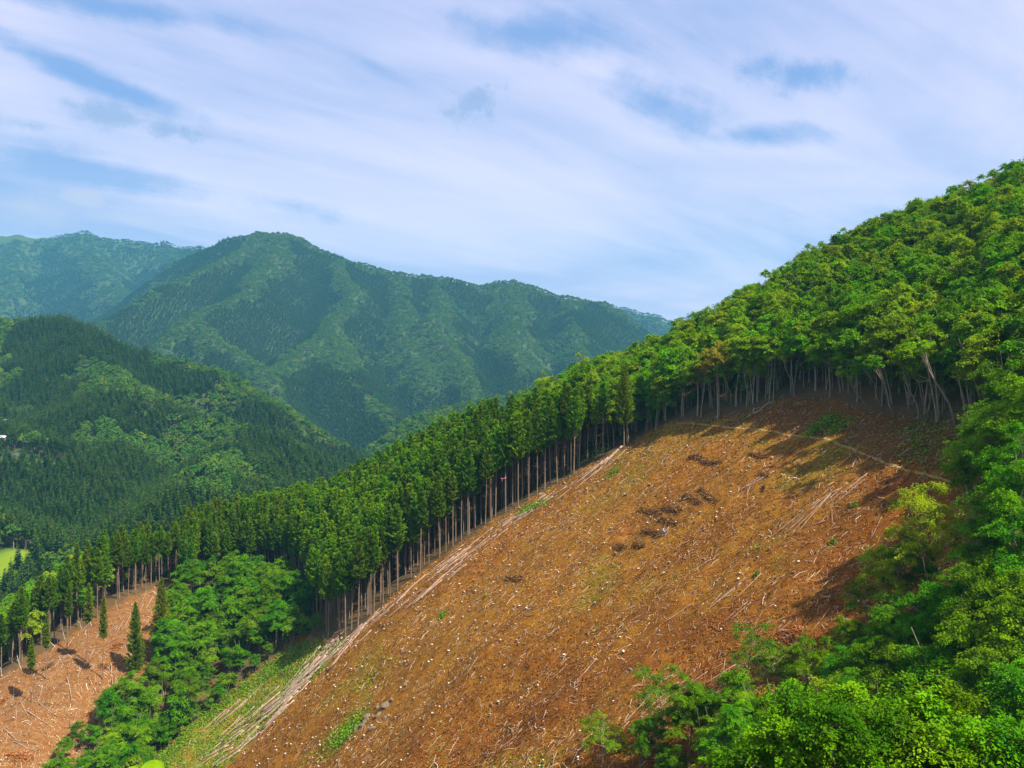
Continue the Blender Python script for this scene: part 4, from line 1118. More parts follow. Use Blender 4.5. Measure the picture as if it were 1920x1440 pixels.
def log_meshes():
    out = []
    for s in range(5):
        rng = np.random.default_rng(600 + s); g = Geo()
        xs = np.linspace(-5, 5, 6); bow = rng.normal(0, 0.10)
        P = np.stack([xs, bow * (1 - (xs / 5) ** 2) + rng.normal(0, 0.02, 6), rng.normal(0, 0.02, 6)], -1)
        V, Q = tube(P, np.linspace(0.125, 0.075, 6) * rng.uniform(0.9, 1.1), 7, True)
        nside = 5 * 7
        g.add(V, Q[:nside], 0); g.V.append(np.zeros((0, 3))); g.Q.append(Q[nside:]); g.M.append(np.full(len(Q) - nside, 1))
        out.append(g.mesh('log%d' % s, [M['log'], M['cut_wood']], True))
    return out


def logs():
    rng = np.random.default_rng(61); LM = log_meshes()
    # photo line from, to, how many, band width in photo px, length range m, angle spread, label, lift
    B = [((1168, 842), (1100, 892), 12, 7, (7, 13), 0.05, 'felled trunk in the heap below the lone cedar', 0.35),
         ((1095, 893), (905, 1010), 16, 12, (5, 12), 0.05, 'felled trunk on the upper strip beside the cedar edge', 0.12),
         ((905, 1012), (770, 1110), 22, 14, (6, 14), 0.05, 'felled trunk on the middle strip beside the cedar edge', 0.15),
         ((770, 1108), (650, 1205), 26, 13, (6, 13), 0.06, 'felled trunk on the lower strip beside the cedar edge', 0.25),
         ((1060, 905), (930, 1010), 8, 5, (8, 14), 0.03, 'long pale trunk lying right of the upper log strip', 0.1),
         ((900, 1030), (740, 1150), 14, 8, (9, 15), 0.04, 'long trunk in the dense line right of the middle log strip', 0.2),
         ((650, 1200), (560, 1275), 26, 13, (7, 13), 0.06, 'felled trunk in the bundle running down onto the grass', 0.3),
         ((610, 1235), (500, 1345), 26, 10, (7, 13), 0.08, 'reddish trunk in the big criss-crossed log pile', 0.5),
         ((560, 1275), (500, 1375), 12, 6, (7, 11), 0.10, 'pale pole lying across the big log pile', 0.65),
         ((560, 1285), (420, 1385), 20, 16, (6, 12), 0.08, 'trunk scattered on the grass below the log pile', 0.2),
         ((480, 1300), (390, 1365), 6, 8, (7, 12), 0.08, 'greying trunk lying in the green growth', 0.15),
         ((470, 1385), (380, 1440), 10, 14, (5, 10), 0.15, 'trunk at the lowest left corner of the cleared slope', 0.1),
         ((1600, 905), (1480, 985), 14, 10, (6, 13), 0.07, 'long pale pole on the upper right slope', 0.15),
         ((1440, 1080), (1330, 1160), 8, 30, (4, 9), 0.12, 'pole lying on the middle right slope', 0.05),
         ((1310, 1270), (1160, 1370), 5, 10, (7, 13), 0.05, 'long pole at the foot of the orange slope', 0.1),
         ((1520, 815), (1380, 930), 7, 8, (4, 9), 0.08, 'pole along the shadow line below the footpath', 0.1)]
    jobs = []
    for (ax, ay), (bx, by), n, w, lr, sp, lb, lift in B:
        for i in range(int(n * (1.15 if ay > 1190 and ax < 700 else 0.8) + 0.5)):
            t = rng.random(); px = ax + (bx - ax) * t + rng.normal(0, w * 0.5); py = ay + (by - ay) * t + rng.normal(0, w * 0.55)
            jobs.append((px, py, rng.uniform(*lr), rng.normal(0, sp), lb, lift * rng.random(), rng.uniform(0.5, 1.1) * (0.6 if ax > 1250 else 1.75 if ay > 1190 and ax < 700 else 1.15)))
    for i in range(52):
        px = rng.uniform(620, 1650); py = rng.uniform(880, 1420)
        jobs.append((px, py, rng.uniform(2.5, 7), rng.normal(0, 0.35), 'short loose pole lying alone on the open brown slope', 0.05, rng.uniform(0.35, 0.7)))
    for (px, py, L, a) in [(240, 1165, 8, 0), (200, 1250, 12, .2), (130, 1290, 10, .5), (75, 1305, 9, .5), (130, 1210, 8, .3), (60, 1300, 6, .7), (175, 1290, 8, .2), (45, 1330, 9, .6),
                           (30, 1345, 9, .6), (70, 1345, 9, .7), (90, 1330, 10, .7), (270, 1120, 9, 0), (280, 1130, 8, 0), (265, 1140, 7, .1), (210, 1265, 10, 0), (218, 1270, 9, 0), (150, 1260, 7, .4), (25, 1300, 8, .5), (110, 1240, 6, .4), (185, 1190, 6, .3), (225, 1180, 7, .1), (160, 1180, 6, .2), (235, 1215, 6, .2), (20, 1380, 8, .7), (50, 1400, 8, .8)]:
        jobs.append((px, py, L, a, 'bleached pole lying on the small left clearing', 0.08, 0.9))
    for i, (px, py, L, a, lb, lift, rs) in enumerate(jobs):
        g = ground_at(px, py)
        if not (inside(np.array([g[0]]), np.array([g[1]]), CLEAR)[0] or inside(np.array([g[0]]), np.array([g[1]]), LEFT)[0]):
            continue
        x, y = g[0], g[1]
        # lie on the ground: use the ground at both ends
        h0, N, D, E = frame_quick_scalar(x, y)
        A = D * math.cos(a) + E * math.sin(a)
        p0 = np.array([x, y]) - A[:2] * L * 0.45; p1 = np.array([x, y]) + A[:2] * L * 0.45
        z0, z1 = H_quick(p0[:1], p0[1:])[0], H_quick(p1[:1], p1[1:])[0]
        A3 = np.array([p1[0] - p0[0], p1[1] - p0[1], z1 - z0])
        zc = max((z0 + z1) / 2, h0)
        o = obj('felled_log', LM[i % 5]); tag(o, lb, 'log', 'felled logs on the cleared slopes' if 'left clearing' not in lb else 'felled logs on the small left clearing')
        orient(o, (x, y, zc + 0.05 + lift * 0.8), A3, N, (L / 10 * (1 if rng.random() < 0.8 else -1), rs * 1.2, rs * 1.2))


def frame_quick_scalar(x, y):
    N, D, E = frame_quick(np.array([x]), np.array([y]), None)
    return float(H_quick(np.array([x]), np.array([y]))[0]), N[0], D[0], E[0]
logs()


def stumps():
    rng = np.random.default_rng(63); SM = []
    for s in range(4):
        r2 = np.random.default_rng(640 + s); n = 9
        a = np.linspace(0, 2 * np.pi, n, endpoint=False); V = []
        for z, k in ((-0.5, 1.5), (0.0, 1.28), (0.18, 1.05), (0.5, 0.97)):
            w = k * (1 + 0.06 * r2.standard_normal(n)) * (1 + (0.14 * np.cos(a * 3 + s) if z < 0.1 else 0))
            V.append(np.stack([np.cos(a) * w * 0.2, np.sin(a) * w * 0.2, np.full(n, z) + (0.05 * np.cos(a + s) if z > 0.4 else 0)], -1))
        V = np.vstack(V); i = np.arange(3)[:, None] * n; j = np.arange(n)[None]; jn = (j + 1) % n
        Q = np.stack([i + j, i + jn, i + n + jn, i + n + j], -1).reshape(-1, 4)
        body = Geo().add(V, Q)
        top = V[-n:] * np.array([1.0, 1.0, 1.0]) + np.array([0, 0, 0.004])
        Vc = np.vstack([top, top.mean(0) + [0, 0, 0.012]])
        Qc = np.array([(q, (q + 1) % n, (q + 2) % n, n) for q in range(0, n - 1, 2)] + [(n - 1, 0, n, n)][:0] + [((n - 1), 0, n, n - 1)][:0])
        Qc = np.vstack([Qc, [[n - 1, 0, n, n]]])[: len(Qc)]
        face = Geo().add(Vc, Qc)
        both = Geo().add(V, Q, 0).add(Vc, Qc, 1)
        SM.append((body.mesh('stump_body%d' % s, [M['stump_bark']], True), face.mesh('stump_face%d' % s, [M['cut_wood']]), (V, Q, Vc, Qc)))
    x, y = jitter_grid(-190, 160, 80, 310, 2.6, rng, 1.4)
    m = (inside(x, y, CLEAR) | inside(x, y, LEFT)) & (rng.random(len(x)) < np.where(y > 165, 0.50, 0.27))
    x, y = x[m], y[m]; z = H_quick(x, y); px, py = project(x, y, z)
    m = (px > -30) & (px < 1950) & (py < 1470) & ~inside(x, y, GRASS) & ~((px < 345) & (rng.random(len(x)) < 0.4)); x, y, z, px, py = x[m], y[m], z[m], px[m], py[m]
    o = np.argsort(np.hypot(x, y)); near = o[:290]; rest = o[290:]; rest = rest[rng.random(len(rest)) < 0.9]
    def where(i):
        if px[i] < 345: return 'sawn stump on the small left clearing'
        row = 'top' if py[i] < 900 else 'upper' if py[i] < 1000 else 'middle' if py[i] < 1130 else 'lower' if py[i] < 1280 else 'lowest'
        side = 'western' if px[i] < 900 else 'middle' if px[i] < 1250 else 'eastern'
        return 'pale sawn stump on the %s part of the %s slope, among many alike' % ({'western': 'cedar-side', 'middle': 'central', 'eastern': 'tree-side'}[side], row)
    for i in near:
        b, f, _ = SM[i % 4]; s = 0.5 + 0.75 * rng.random() ** 1.7
        e = obj('tree_stump', b, None, (x[i], y[i], z[i] + 0.02), rng.uniform(0, 6.28), (s, s, rng.uniform(0.3, 1.1)))
        e.rotation_euler = (rng.normal(0, 0.2), rng.normal(0, 0.2), rng.uniform(0, 6.28))
        tag(e, where(i), 'stump', 'sawn stumps on the cleared slopes'); obj('cut_face', f, e)
    g = Geo()
    for i in rest:
        V, Q, Vc, Qc = SM[i % 4][2]; s = 0.65 + 0.8 * rng.random() ** 1.6; a = rng.uniform(0, 6.28); c, sn = math.cos(a), math.sin(a)
        Rm = np.array([[c, -sn, 0], [sn, c, 0], [0, 0, 1]]) * np.array([s, s, rng.uniform(0.5, 1.3)])
        g.add(V @ Rm.T + [x[i], y[i], z[i]], Q, 0); g.add(Vc @ Rm.T + [x[i], y[i], z[i]], Qc, 1)
    tag(obj('tree_stumps', g.mesh('tree_stumps', [M['stump_bark'], M['cut_wood']])), 'many far small pale sawn stumps on the upper cleared slope', None, None, 'stuff')
    print('stumps', len(near), len(rest))
stumps()


def brush_piles():
    rng = np.random.default_rng(67)
    L = [((1290, 858), (1352, 868), 1.0, 'long dark brush row below the footpath near the top'), ((1405, 850), (1438, 858), 0.8, 'short brush row below the footpath, next to the long row'),
         ((1200, 957), (1238, 966), 1.1, 'dark brush row above the worker, uppermost on the cedar side'), ((1243, 952), (1274, 960), 1.0, 'dark brush row right above the worker'), ((1236, 976), (1266, 984), 1.1, 'dark brush row just above the worker in blue'),
         ((1206, 996), (1238, 1002), 1.1, 'dark brush row level with the worker in blue'), ((1282, 930), (1312, 945), 1.0, 'brush row with pale stones at its end'), ((1312, 918), (1342, 942), 0.8, 'slanting brush row on the upper slope'),
         ((1155, 1025), (1170, 1030), 1.2, 'round dark brush heap below the rows'), ((1190, 1022), (1205, 1027), 1.0, 'small dark brush heap beside the round one'), ((950, 1085), (975, 1088), 1.2, 'dark brush heap on the middle slope'), ((1425, 890), (1440, 893), 1.0, 'brush heap at the shadow line'),
         ((1450, 1205), (1500, 1190), 2.2, 'large orange heap of cut branches above the foreground trees'), ((215, 1215), (225, 1210), 2.2, 'rust red brush heap on the small left clearing'), ((85, 1255), (95, 1250), 1.8, 'dark brush heap behind a spindly cedar'),
         ((0, 1320), (10, 1312), 1.8, 'rust brush heap at the left picture edge'), ((20, 1420), (50, 1425), 2.5, 'lowest rust brush heap of the left clearing'), ((190, 1250), (200, 1252), 1.5, 'brush heap below the middle of the left clearing')]
    for (ax, ay), (bx, by), w, lb in L:
        p = np.array(ground_at(ax, ay)); q = np.array(ground_at(bx, by)); ln = np.linalg.norm(q - p)
        k = int(40 + 60 * ln * w); t = rng.random(k)
        P = p + (q - p) * t[:, None]; P[:, :2] += rng.normal(0, 0.35 * w, (k, 2))
        h = H_quick(P[:, 0], P[:, 1]); N, D, E = frame_quick(P[:, 0], P[:, 1], h)
        lift = np.abs(rng.normal(0, 0.26 * w, k)) * np.exp(-((P[:, :2] - (p + (q - p) * t[:, None])[:, :2]) ** 2).sum(1) / (0.5 * w * w))
        C = np.stack([P[:, 0], P[:, 1], h + lift + 0.05], -1)
        g = Geo(); ax_ = rdir(rng, k) + E * 0.9; ax_ /= np.linalg.norm(ax_, axis=1)[:, None]
        orange = 'rust' in lb or 'orange' in lb
        col = pick_cols(rng, k, [(0.42, 0.13, 0.02), (0.30, 0.09, 0.015), (0.5, 0.22, 0.06), (0.60, 0.45, 0.30)] if orange else [(0.20, 0.085, 0.015), (0.10, 0.04, 0.008), (0.34, 0.14, 0.025), (0.5, 0.32, 0.15)], [3, 3, 2, 0.8])
        Ls = rng.uniform(0.5, 1.6, k)
        V, Q = many_sticks(C, ax_, N, Ls, rng.uniform(0.02, 0.05, k), rng.normal(0, 0.12, k), rng)
        V2, Q2 = leaves(C - N * 0.05, rdir(rng, k), N + rdir(rng, k), rng.uniform(0.4, 0.9, k), rng.uniform(0.2, 0.4, k))
        base = p.copy()
        me = make_mesh('brush_pile', np.vstack([V, V2]) - base, np.vstack([Q, Q2 + len(V)]), [M['litter']], None, False, np.vstack([np.repeat(col, 9, axis=0), np.repeat(col * [0.8, 0.8, 0.8, 1], 4, axis=0)]))
        o = obj('brush_pile', me, None, tuple(base)); tag(o, lb, 'brush pile', 'heaps and rows of cut brush')
brush_piles()


def rock_mesh(seed, squash=0.7):
    rng = np.random.default_rng(seed); nu, nv = 12, 8
    u = np.linspace(0, 2 * np.pi, nu, endpoint=False); v = np.linspace(-np.pi / 2, np.pi / 2, nv)
    U, Vv = np.meshgrid(u, v); D = np.stack([np.cos(U) * np.cos(Vv), np.sin(U) * np.cos(Vv), np.sin(Vv)], -1)
    r = np.ones(U.shape)
    for i in range(9):                                   # flat facets cut off the lump
        d = rdir(rng, 1)[0]; c = rng.uniform(0.55, 0.85); dp = D @ d
        r = np.where(dp * r > c, c / np.maximum(dp, 1e-3), r)
    P = D * (r * (1 + 0.05 * rng.standard_normal(U.shape)))[..., None] * np.array([1, 0.8, squash])
    P[0] = P[0].mean(0); P[-1] = P[-1].mean(0)
    i = np.arange(nv - 1)[:, None] * nu; j = np.arange(nu)[None]; jn = (j + 1) % nu
    Q = np.stack([i + j, i + jn, i + nu + jn, i + nu + j], -1).reshape(-1, 4)
    return make_mesh('boulder%d' % seed, P.reshape(-1, 3), Q, [M['rock']], None, False)


def boulders():
    rng = np.random.default_rng(71); RM = [rock_mesh(700 + i) for i in range(6)]
    L = [(690, 1345, 1.9, 'largest dark-faced boulder of the rock outcrop on the lower slope'), (712, 1338, 1.3, 'boulder right beside the largest one of the outcrop'), (700, 1365, 1.2, 'boulder under the largest one of the outcrop'), (725, 1322, 1.5, 'upper boulder of the outcrop, next to rust branches'),
         (680, 1360, 1.2, 'boulder at the grassy side of the outcrop'), (735, 1312, 0.9, 'small topmost block of the rock outcrop'), (668, 1368, 1.0, 'low block of the outcrop near the green plants'), (655, 1382, 0.8, 'lowest small block of the rock outcrop'), (708, 1325, 0.8, 'small block wedged between outcrop boulders'),
         (722, 1345, 0.8, 'broken block at the right foot of the outcrop'), (762, 1284, 0.7, 'pale stone above the outcrop, left of two'), (782, 1278, 0.6, 'pale stone above the outcrop, right of two'), (992, 1142, 0.8, 'pale grey stone alone on the middle slope'), (998, 1136, 0.5, 'small stone touching the pale grey stone'),
         (1285, 935, 0.9, 'white rock at a brush row on the upper slope'), (1278, 928, 0.6, 'small rock above the white rock at a brush row'), (1677, 806, 0.9, 'white stone in the shade below the trees'), (1683, 810, 0.6, 'smaller white stone in the shade below the trees'), (1706, 820, 0.6, 'single small stone right of the shaded pair'),
         (1183, 1255, 0.7, 'grey stone among branches on the lower right slope'), (1176, 1259, 0.5, 'small grey stone left of another on the lower slope'), (75, 1280, 0.9, 'pale stone on the bare patch of the left clearing'), (82, 1290, 0.7, 'smaller pale stone on the bare patch of the left clearing'), (35, 1390, 1.0, 'pale stone at the foot of the left clearing'), (25, 1400, 0.8, 'lower pale stone at the foot of the left clearing'), (48, 1378, 0.7, 'small pale stone by the foot of the left clearing')]
    for i, (px, py, s, lb) in enumerate(L):
        g = ground_at(px, py)
        o = obj('boulder', RM[i % 6], None, (g[0], g[1], g[2] - 0.22 * s), rng.uniform(0, 6.28), (s, s * rng.uniform(0.8, 1.1), s * rng.uniform(0.8, 1.1)))
        tag(o, lb, 'rock', 'rocks on the cleared slopes')
boulders()


def footpath():
    L = [(1262, 796), (1300, 793), (1340, 797), (1380, 802), (1420, 804), (1460, 811), (1500, 818), (1530, 822), (1560, 826), (1590, 838), (1620, 851), (1650, 864), (1685, 876), (1720, 886), (1750, 894), (1790, 905)]
    P = np.array([ground_at(a, b)[:2] for a, b in L])
    t = np.linspace(0, len(P) - 1, 160); i = np.clip(t.astype(int), 0, len(P) - 2); f = (t - i)[:, None]
    C = P[i] * (1 - f) + P[i + 1] * f
    for _ in range(6): C[1:-1] = (C[:-2] + C[1:-1] * 2 + C[2:]) / 4
    T = np.gradient(C, axis=0); T /= np.linalg.norm(T, axis=1)[:, None]; S = np.stack([-T[:, 1], T[:, 0]], -1)
    rng = np.random.default_rng(3); w = 0.36 + 0.08 * rng.standard_normal(160)
    V = []
    for k in (-1, -0.5, 0.5, 1):
        q = C + S * (w * k)[:, None]
        hc = H_quick(C[:, 0], C[:, 1]); h = H_quick(q[:, 0], q[:, 1])
        z = np.maximum(h, hc * 0.6 + h * 0.4) + (0.10 if abs(k) < 0.9 else -0.08)
        V.append(np.stack([q[:, 0], q[:, 1], z], -1))
    V = np.stack(V, 1).reshape(-1, 3); i = np.arange(159)[:, None] * 4; j = np.arange(3)[None]
    Q = np.stack([i + j, i + j + 1, i + 4 + j + 1, i + 4 + j], -1).reshape(-1, 4)
    m, t_, out = new_mat('trodden_path'); geo = t_.node('ShaderNodeNewGeometry')
    principled(t_, out, t_.mix(t_.noise(geo.outputs['Position'], 1.5, 5, 0.7), (0.22, 0.13, 0.035), (0.42, 0.28, 0.09)), 0.95, 0.1)
    o = obj('footpath', make_mesh('footpath', V, Q[:, ::-1], [m], None, True)); tag(o, 'narrow pale footpath crossing the top of the cleared slope', None, None, 'structure')
footpath()


def dead_stems():
    rng = np.random.default_rng(75)
    def stem(p, pts, r, name, lb, group):
        P = np.array(pts, float); g = Geo(); g.add(*tube(P, np.linspace(r, r * 0.35, len(P)), 5))
        o = obj(name, g.mesh(name, [M['dead_wood']], True), None, tuple(p)); tag(o, lb, 'dead tree', group)
        for k in range(2):
            i = rng.integers(len(P) // 2, len(P) - 1); d = rdir(rng, 1)[0] * [1, 1, 0.4] + [0, 0, 0.5]
            b = Geo().add(*tube([P[i], P[i] + d * 0.7, P[i] + d * 1.3 + [0, 0, 0.2]], [r * 0.4, r * 0.3, r * 0.12], 4)); obj('branch', b.mesh('branch', [M['dead_wood']]), o)
    # photo base, photo tip offset in metres (right, up)
    for bx, by, dx, dz, r, lb in [(366, 1342, -3.2, 8.5, 0.13, 'bleached leaning dead trunk beside the gully trees'), (545, 1202, -1.8, 5.5, 0.09, 'thin white dead stem at the head of the grassy strip'), (452, 1252, 1.2, 1.2, 0.07, 'bent white dead stick at the upper grassy strip'), (430, 1290, 2.6, 4.4, 0.08, 'bleached stem leaning over the green growth'),
                                (105, 1213, -3.2, 3.0, 0.12, 'white curved stem bent out over the left clearing'), (111, 1208, -1.6, 3.6, 0.10, 'white stem curving up beside the bent one'), (153, 1182, -0.8, 4.4, 0.10, 'white dead stem leaning at the upper rim of the left clearing'), (172, 1176, -1.2, 4.8, 0.10, 'white dead stem right of another at the upper rim'), (121, 1202, -1.0, 7.5, 0.10, 'tall thin white stem at the rim of the left clearing'),
                                (40, 1256, -1.4, 4.5, 0.10, 'white curved stem at the low end of the left rim'), (4, 1270, -0.6, 3.2, 0.10, 'white stem at the picture edge by the left clearing'), (221, 1146, -0.8, 3.8, 0.08, 'short white stem at the top of the left clearing'), (304, 1232, -1.6, 3.0, 0.09, 'pale dead branch standing by the big full-crowned cedar'), (240, 1425, -0.4, 5.0, 0.09, 'white dead stem among the lowest gully trees'), (248, 1425, -1.2, 3.0, 0.07, 'shorter white dead stem among the lowest gully trees')]:
        g = ground_at(bx, by); t = np.linspace(0, 1, 6)
        pts = [(dx * q ** 1.0 + 0.12 * math.sin(q * 6 + bx), 0.1 * math.cos(q * 5), dz * q ** (1.3 if abs(dx) > 2 else 1.0) - 0.3 * (q == 0)) for q in t]
        stem(g, pts, r, 'dead_stem', lb, 'bleached dead stems')
    # leaning bare trunks in the shade above the clearing
    for bx, by, dx, dz, r, lb in [(1796, 797, -7.5, 15, 0.24, 'crooked pale trunk leaning left above the shaded right slope'), (1680, 787, -4.5, 12, 0.13, 'thin leaning trunk left of the crooked pale one'), (1727, 792, -4.5, 13, 0.13, 'thin leaning trunk between two others in the shade'), (1742, 787, -3.8, 13, 0.12, 'slim straight trunk leaning beside the crooked one'), (1810, 765, -2.5, 12, 0.2, 'forked pale trunk behind the crooked one'),
                                (1655, 767, -4, 10, 0.12, 'pale slender trunk leaning out of the dark wood'), (1627, 773, -5, 9, 0.12, 'low leaning trunk at the corner of the dark wood'), (1408, 758, -2.5, 11, 0.13, 'bare slanted trunk above the middle of the footpath'), (1374, 763, -2.5, 10, 0.12, 'bare slanted trunk left of another above the path'), (1487, 745, -2.5, 11, 0.14, 'bare trunk curving up in the dark upper wood')]:
        g = ground_at(bx, by); t = np.linspace(0, 1, 8)
        pts = [(dx * q + 0.35 * math.sin(q * 9 + bx), 0.2 * math.cos(q * 7), dz * q - 0.3 * (q == 0)) for q in t]
        P = np.array(pts); gg = Geo(); gg.add(*tube(P, np.linspace(r, r * 0.45, 8), 6))
        e = obj('leaning_tree', None, None, g); tag(e, lb, 'tree', 'leaning trunks above the clearing')
        tk = obj('trunk', gg.mesh('leaning_trunk', [M['trunk_broad']], True), e)
        k = 16; c = Geo(); top = P[-1]
        for q in range(k):
            d = rdir(rng, 1)[0] * [1, 1, 0.9] + [-0.3, 0, 0.25]; pc = top + d * rng.uniform(0.8, 2.9)
            b = Geo().add(*tube([P[-2 - q % 3], (P[-2] + pc) / 2 + [0, 0, 0.3], pc], [r * 0.4, r * 0.25, 0.02], 4)); obj('branch', b.mesh('branch', [M['trunk_broad']]), tk) if q < 8 else None
            m = 60; cc = pc + rdir(rng, m) * [0.85, 0.85, 0.45] * rng.uniform(0.2, 1, (m, 1)); c.add(*leaves(cc, rdir(rng, m), UP + rdir(rng, m) * 0.7, rng.uniform(0.25, 0.6, m), 0.25))
        obj('crown', c.mesh('leaning_crown', [M['broad']]), e)
    # dark snags and a fallen branch at the path
    for bx, by, h, r, lb in [(1431, 921, 1.6, 0.28, 'dark broken stump standing alone at the shadow edge'), (1485, 812, 0.9, 0.25, 'small black stump just above the footpath'), (355, 1395, 1.2, .12, 'short pale post in the grassy strip')]:
        g = ground_at(bx, by); gg = Geo()
        gg.add(*tube([(0, 0, -0.3), (0.02, 0, 0.3 * h), (0.15, 0, 0.65 * h), (0.32, 0.05, h)], [r * 1.1, r * 0.9, r, r * 0.3], 7, True, 0.15, rng))
        o = obj('broken_stump', gg.mesh('broken_stump', [plain('charred_wood', (0.06, 0.035, 0.02) if 'pale' not in lb else (0.6, 0.5, 0.4), 0.9, 0.1, 0.4)]), None, g); tag(o, lb, 'stump', 'broken stumps')
    a = np.array(ground_at(1400, 785)); b = np.array(ground_at(1470, 742)); t = np.linspace(0, 1, 9)
    pts = [(b - a) * q + np.array([0.3 * math.sin(q * 9), 0.2 * math.cos(q * 7), 0.35 + 0.2 * math.sin(q * 14)]) for q in t]
    gg = Geo().add(*tube(pts, np.linspace(0.16, 0.05, 9), 5)); o = obj('fallen_branch', gg.mesh('fallen_branch', [M['dead_wood']], True), None, tuple(a)); tag(o, 'long pale fallen branch in the shade above the footpath', 'branch')
dead_stems()


def worker():
    """a person in a blue jacket stooping over the slope"""
    skin = plain('skin', (0.55, 0.36, 0.26), 0.6, 0.3, 0.05); blue = plain('blue_jacket', (0.10, 0.24, 0.62), 0.8, 0.2, 0.1); dark = plain('dark_trousers', (0.035, 0.035, 0.045), 0.9, 0.1, 0.2); white = plain('pale_cap', (0.75, 0.75, 0.78), 0.7, 0.2, 0.05); boot = plain('boots', (0.05, 0.045, 0.04), 0.7, 0.2, 0.1)
    g = ground_at(1245, 1005)
    root = obj('person', None, None, (g[0], g[1], g[2]), math.radians(200)); tag(root, 'person in blue jacket, dark trousers and pale cap stooping on the slope', 'person')
    J = {'pelvis': (0, 0.05, 0.86), 'waist': (0, -0.02, 1.02), 'chest': (0, -0.14, 1.22), 'neck': (0, -0.24, 1.37), 'head': (0, -0.30, 1.47), 'crown': (0, -0.33, 1.56), 'nose': (0, -0.42, 1.47),
         'sl': (0.19, -0.16, 1.31), 'el': (0.25, -0.26, 1.06), 'wl': (0.20, -0.44, 0.90), 'hl': (0.19, -0.50, 0.84), 'sr': (-0.19, -0.16, 1.31), 'er': (-0.26, -0.24, 1.05), 'wr': (-0.17, -0.42, 0.86), 'hr': (-0.16, -0.47, 0.79),
         'pl': (0.11, 0.05, 0.83), 'kl': (0.14, -0.10, 0.46), 'al': (0.14, 0.06, 0.09), 'tl': (0.15, -0.12, 0.03), 'pr': (-0.11, 0.05, 0.83), 'kr': (-0.13, -0.02, 0.45), 'ar': (-0.14, 0.16, 0.09), 'tr': (-0.15, 0.00, 0.03)}
    def skin_obj(name, edges, rad, mat, parent, rootv):
        names = sorted({q for e in edges for q in e}); idx = {q: i for i, q in enumerate(names)}
        me = bpy.data.meshes.new(name); me.from_pydata([J[q] for q in names], [(idx[a], idx[b]) for a, b in edges], [])
        me.materials.append(mat); o = obj(name, me, parent)
        o.modifiers.new('skin', 'SKIN')
        for q in names:
            sv = me.skin_vertices[0].data[idx[q]]; r = rad[q]; sv.radius = r if isinstance(r, tuple) else (r, r); sv.use_root = q == rootv
        s = o.modifiers.new('sub', 'SUBSURF'); s.levels = 1; s.render_levels = 1
        return o
    E = [('pelvis', 'waist'), ('waist', 'chest'), ('chest', 'neck'), ('neck', 'head'), ('head', 'crown'), ('head', 'nose')]
    for s in 'lr': E += [('chest', 's' + s), ('s' + s, 'e' + s), ('e' + s, 'w' + s), ('w' + s, 'h' + s), ('pelvis', 'p' + s), ('p' + s, 'k' + s), ('k' + s, 'a' + s), ('a' + s, 't' + s)]
    R = {'pelvis': 0.13, 'waist': 0.12, 'chest': 0.14, 'neck': 0.055, 'head': 0.095, 'crown': 0.08, 'nose': 0.02}
    for s in 'lr': R.update({'s' + s: 0.06, 'e' + s: 0.045, 'w' + s: 0.03, 'h' + s: 0.04, 'p' + s: 0.085, 'k' + s: 0.06, 'a' + s: 0.045, 't' + s: 0.04})
    skin_obj('body', E, R, skin, root, 'pelvis')
    je = [('pelvis', 'waist'), ('waist', 'chest')] + [e for s in 'lr' for e in (('chest', 's' + s), ('s' + s, 'e' + s), ('e' + s, 'w' + s))]
    skin_obj('jacket', je, {k: (R[k] + 0.035 if isinstance(R[k], float) else R[k]) for k in {q for e in je for q in e}}, blue, root, 'waist')
    te = [e for s in 'lr' for e in (('pelvis', 'p' + s), ('p' + s, 'k' + s), ('k' + s, 'a' + s))]
    skin_obj('trousers', te, {k: R[k] + 0.025 for k in {q for e in te for q in e}}, dark, root, 'pelvis')
    for s in 'lr':
        skin_obj('boot', [('a' + s, 't' + s)], {'a' + s: 0.065, 't' + s: 0.055}, boot, root, 'a' + s)
    V, Q = tube([(0, -0.31, 1.50), (0, -0.32, 1.54), (0, -0.34, 1.61), (0, -0.35, 1.635)], [0.165, 0.118, 0.10, 0.03], 10)
    obj('cap', Geo().add(V, Q).mesh('cap', [white], True), root)
worker()


def ribbon():
    g = ground_at(945, 968); z = (720 - 897) / F * (g[1] - 0.6)
    m = plain('pink_ribbon', (0.75, 0.22, 0.20), 0.6, 0.2, 0.1); r = Geo()
    r.add(*tube([(-0.9, 0, 0.1), (-0.45, -0.1, -0.2), (0, -0.15, 0.0), (0.5, -0.1, 0.2), (0.8, 0, 0.25)], [0.10, 0.07, 0.09, 0.07, 0.12], 4))
    r.add(*tube([(-0.5, -0.1, -0.2), (-0.55, -0.1, -0.6), (-0.6, -0.12, -0.95)], [0.06, 0.05, 0.04], 4))
    o = obj('marker_ribbon', r.mesh('marker_ribbon', [m]), None, (g[0], g[1] - 0.6, z)); tag(o, 'pink marker ribbon tied round a bare cedar trunk', 'ribbon')
ribbon()


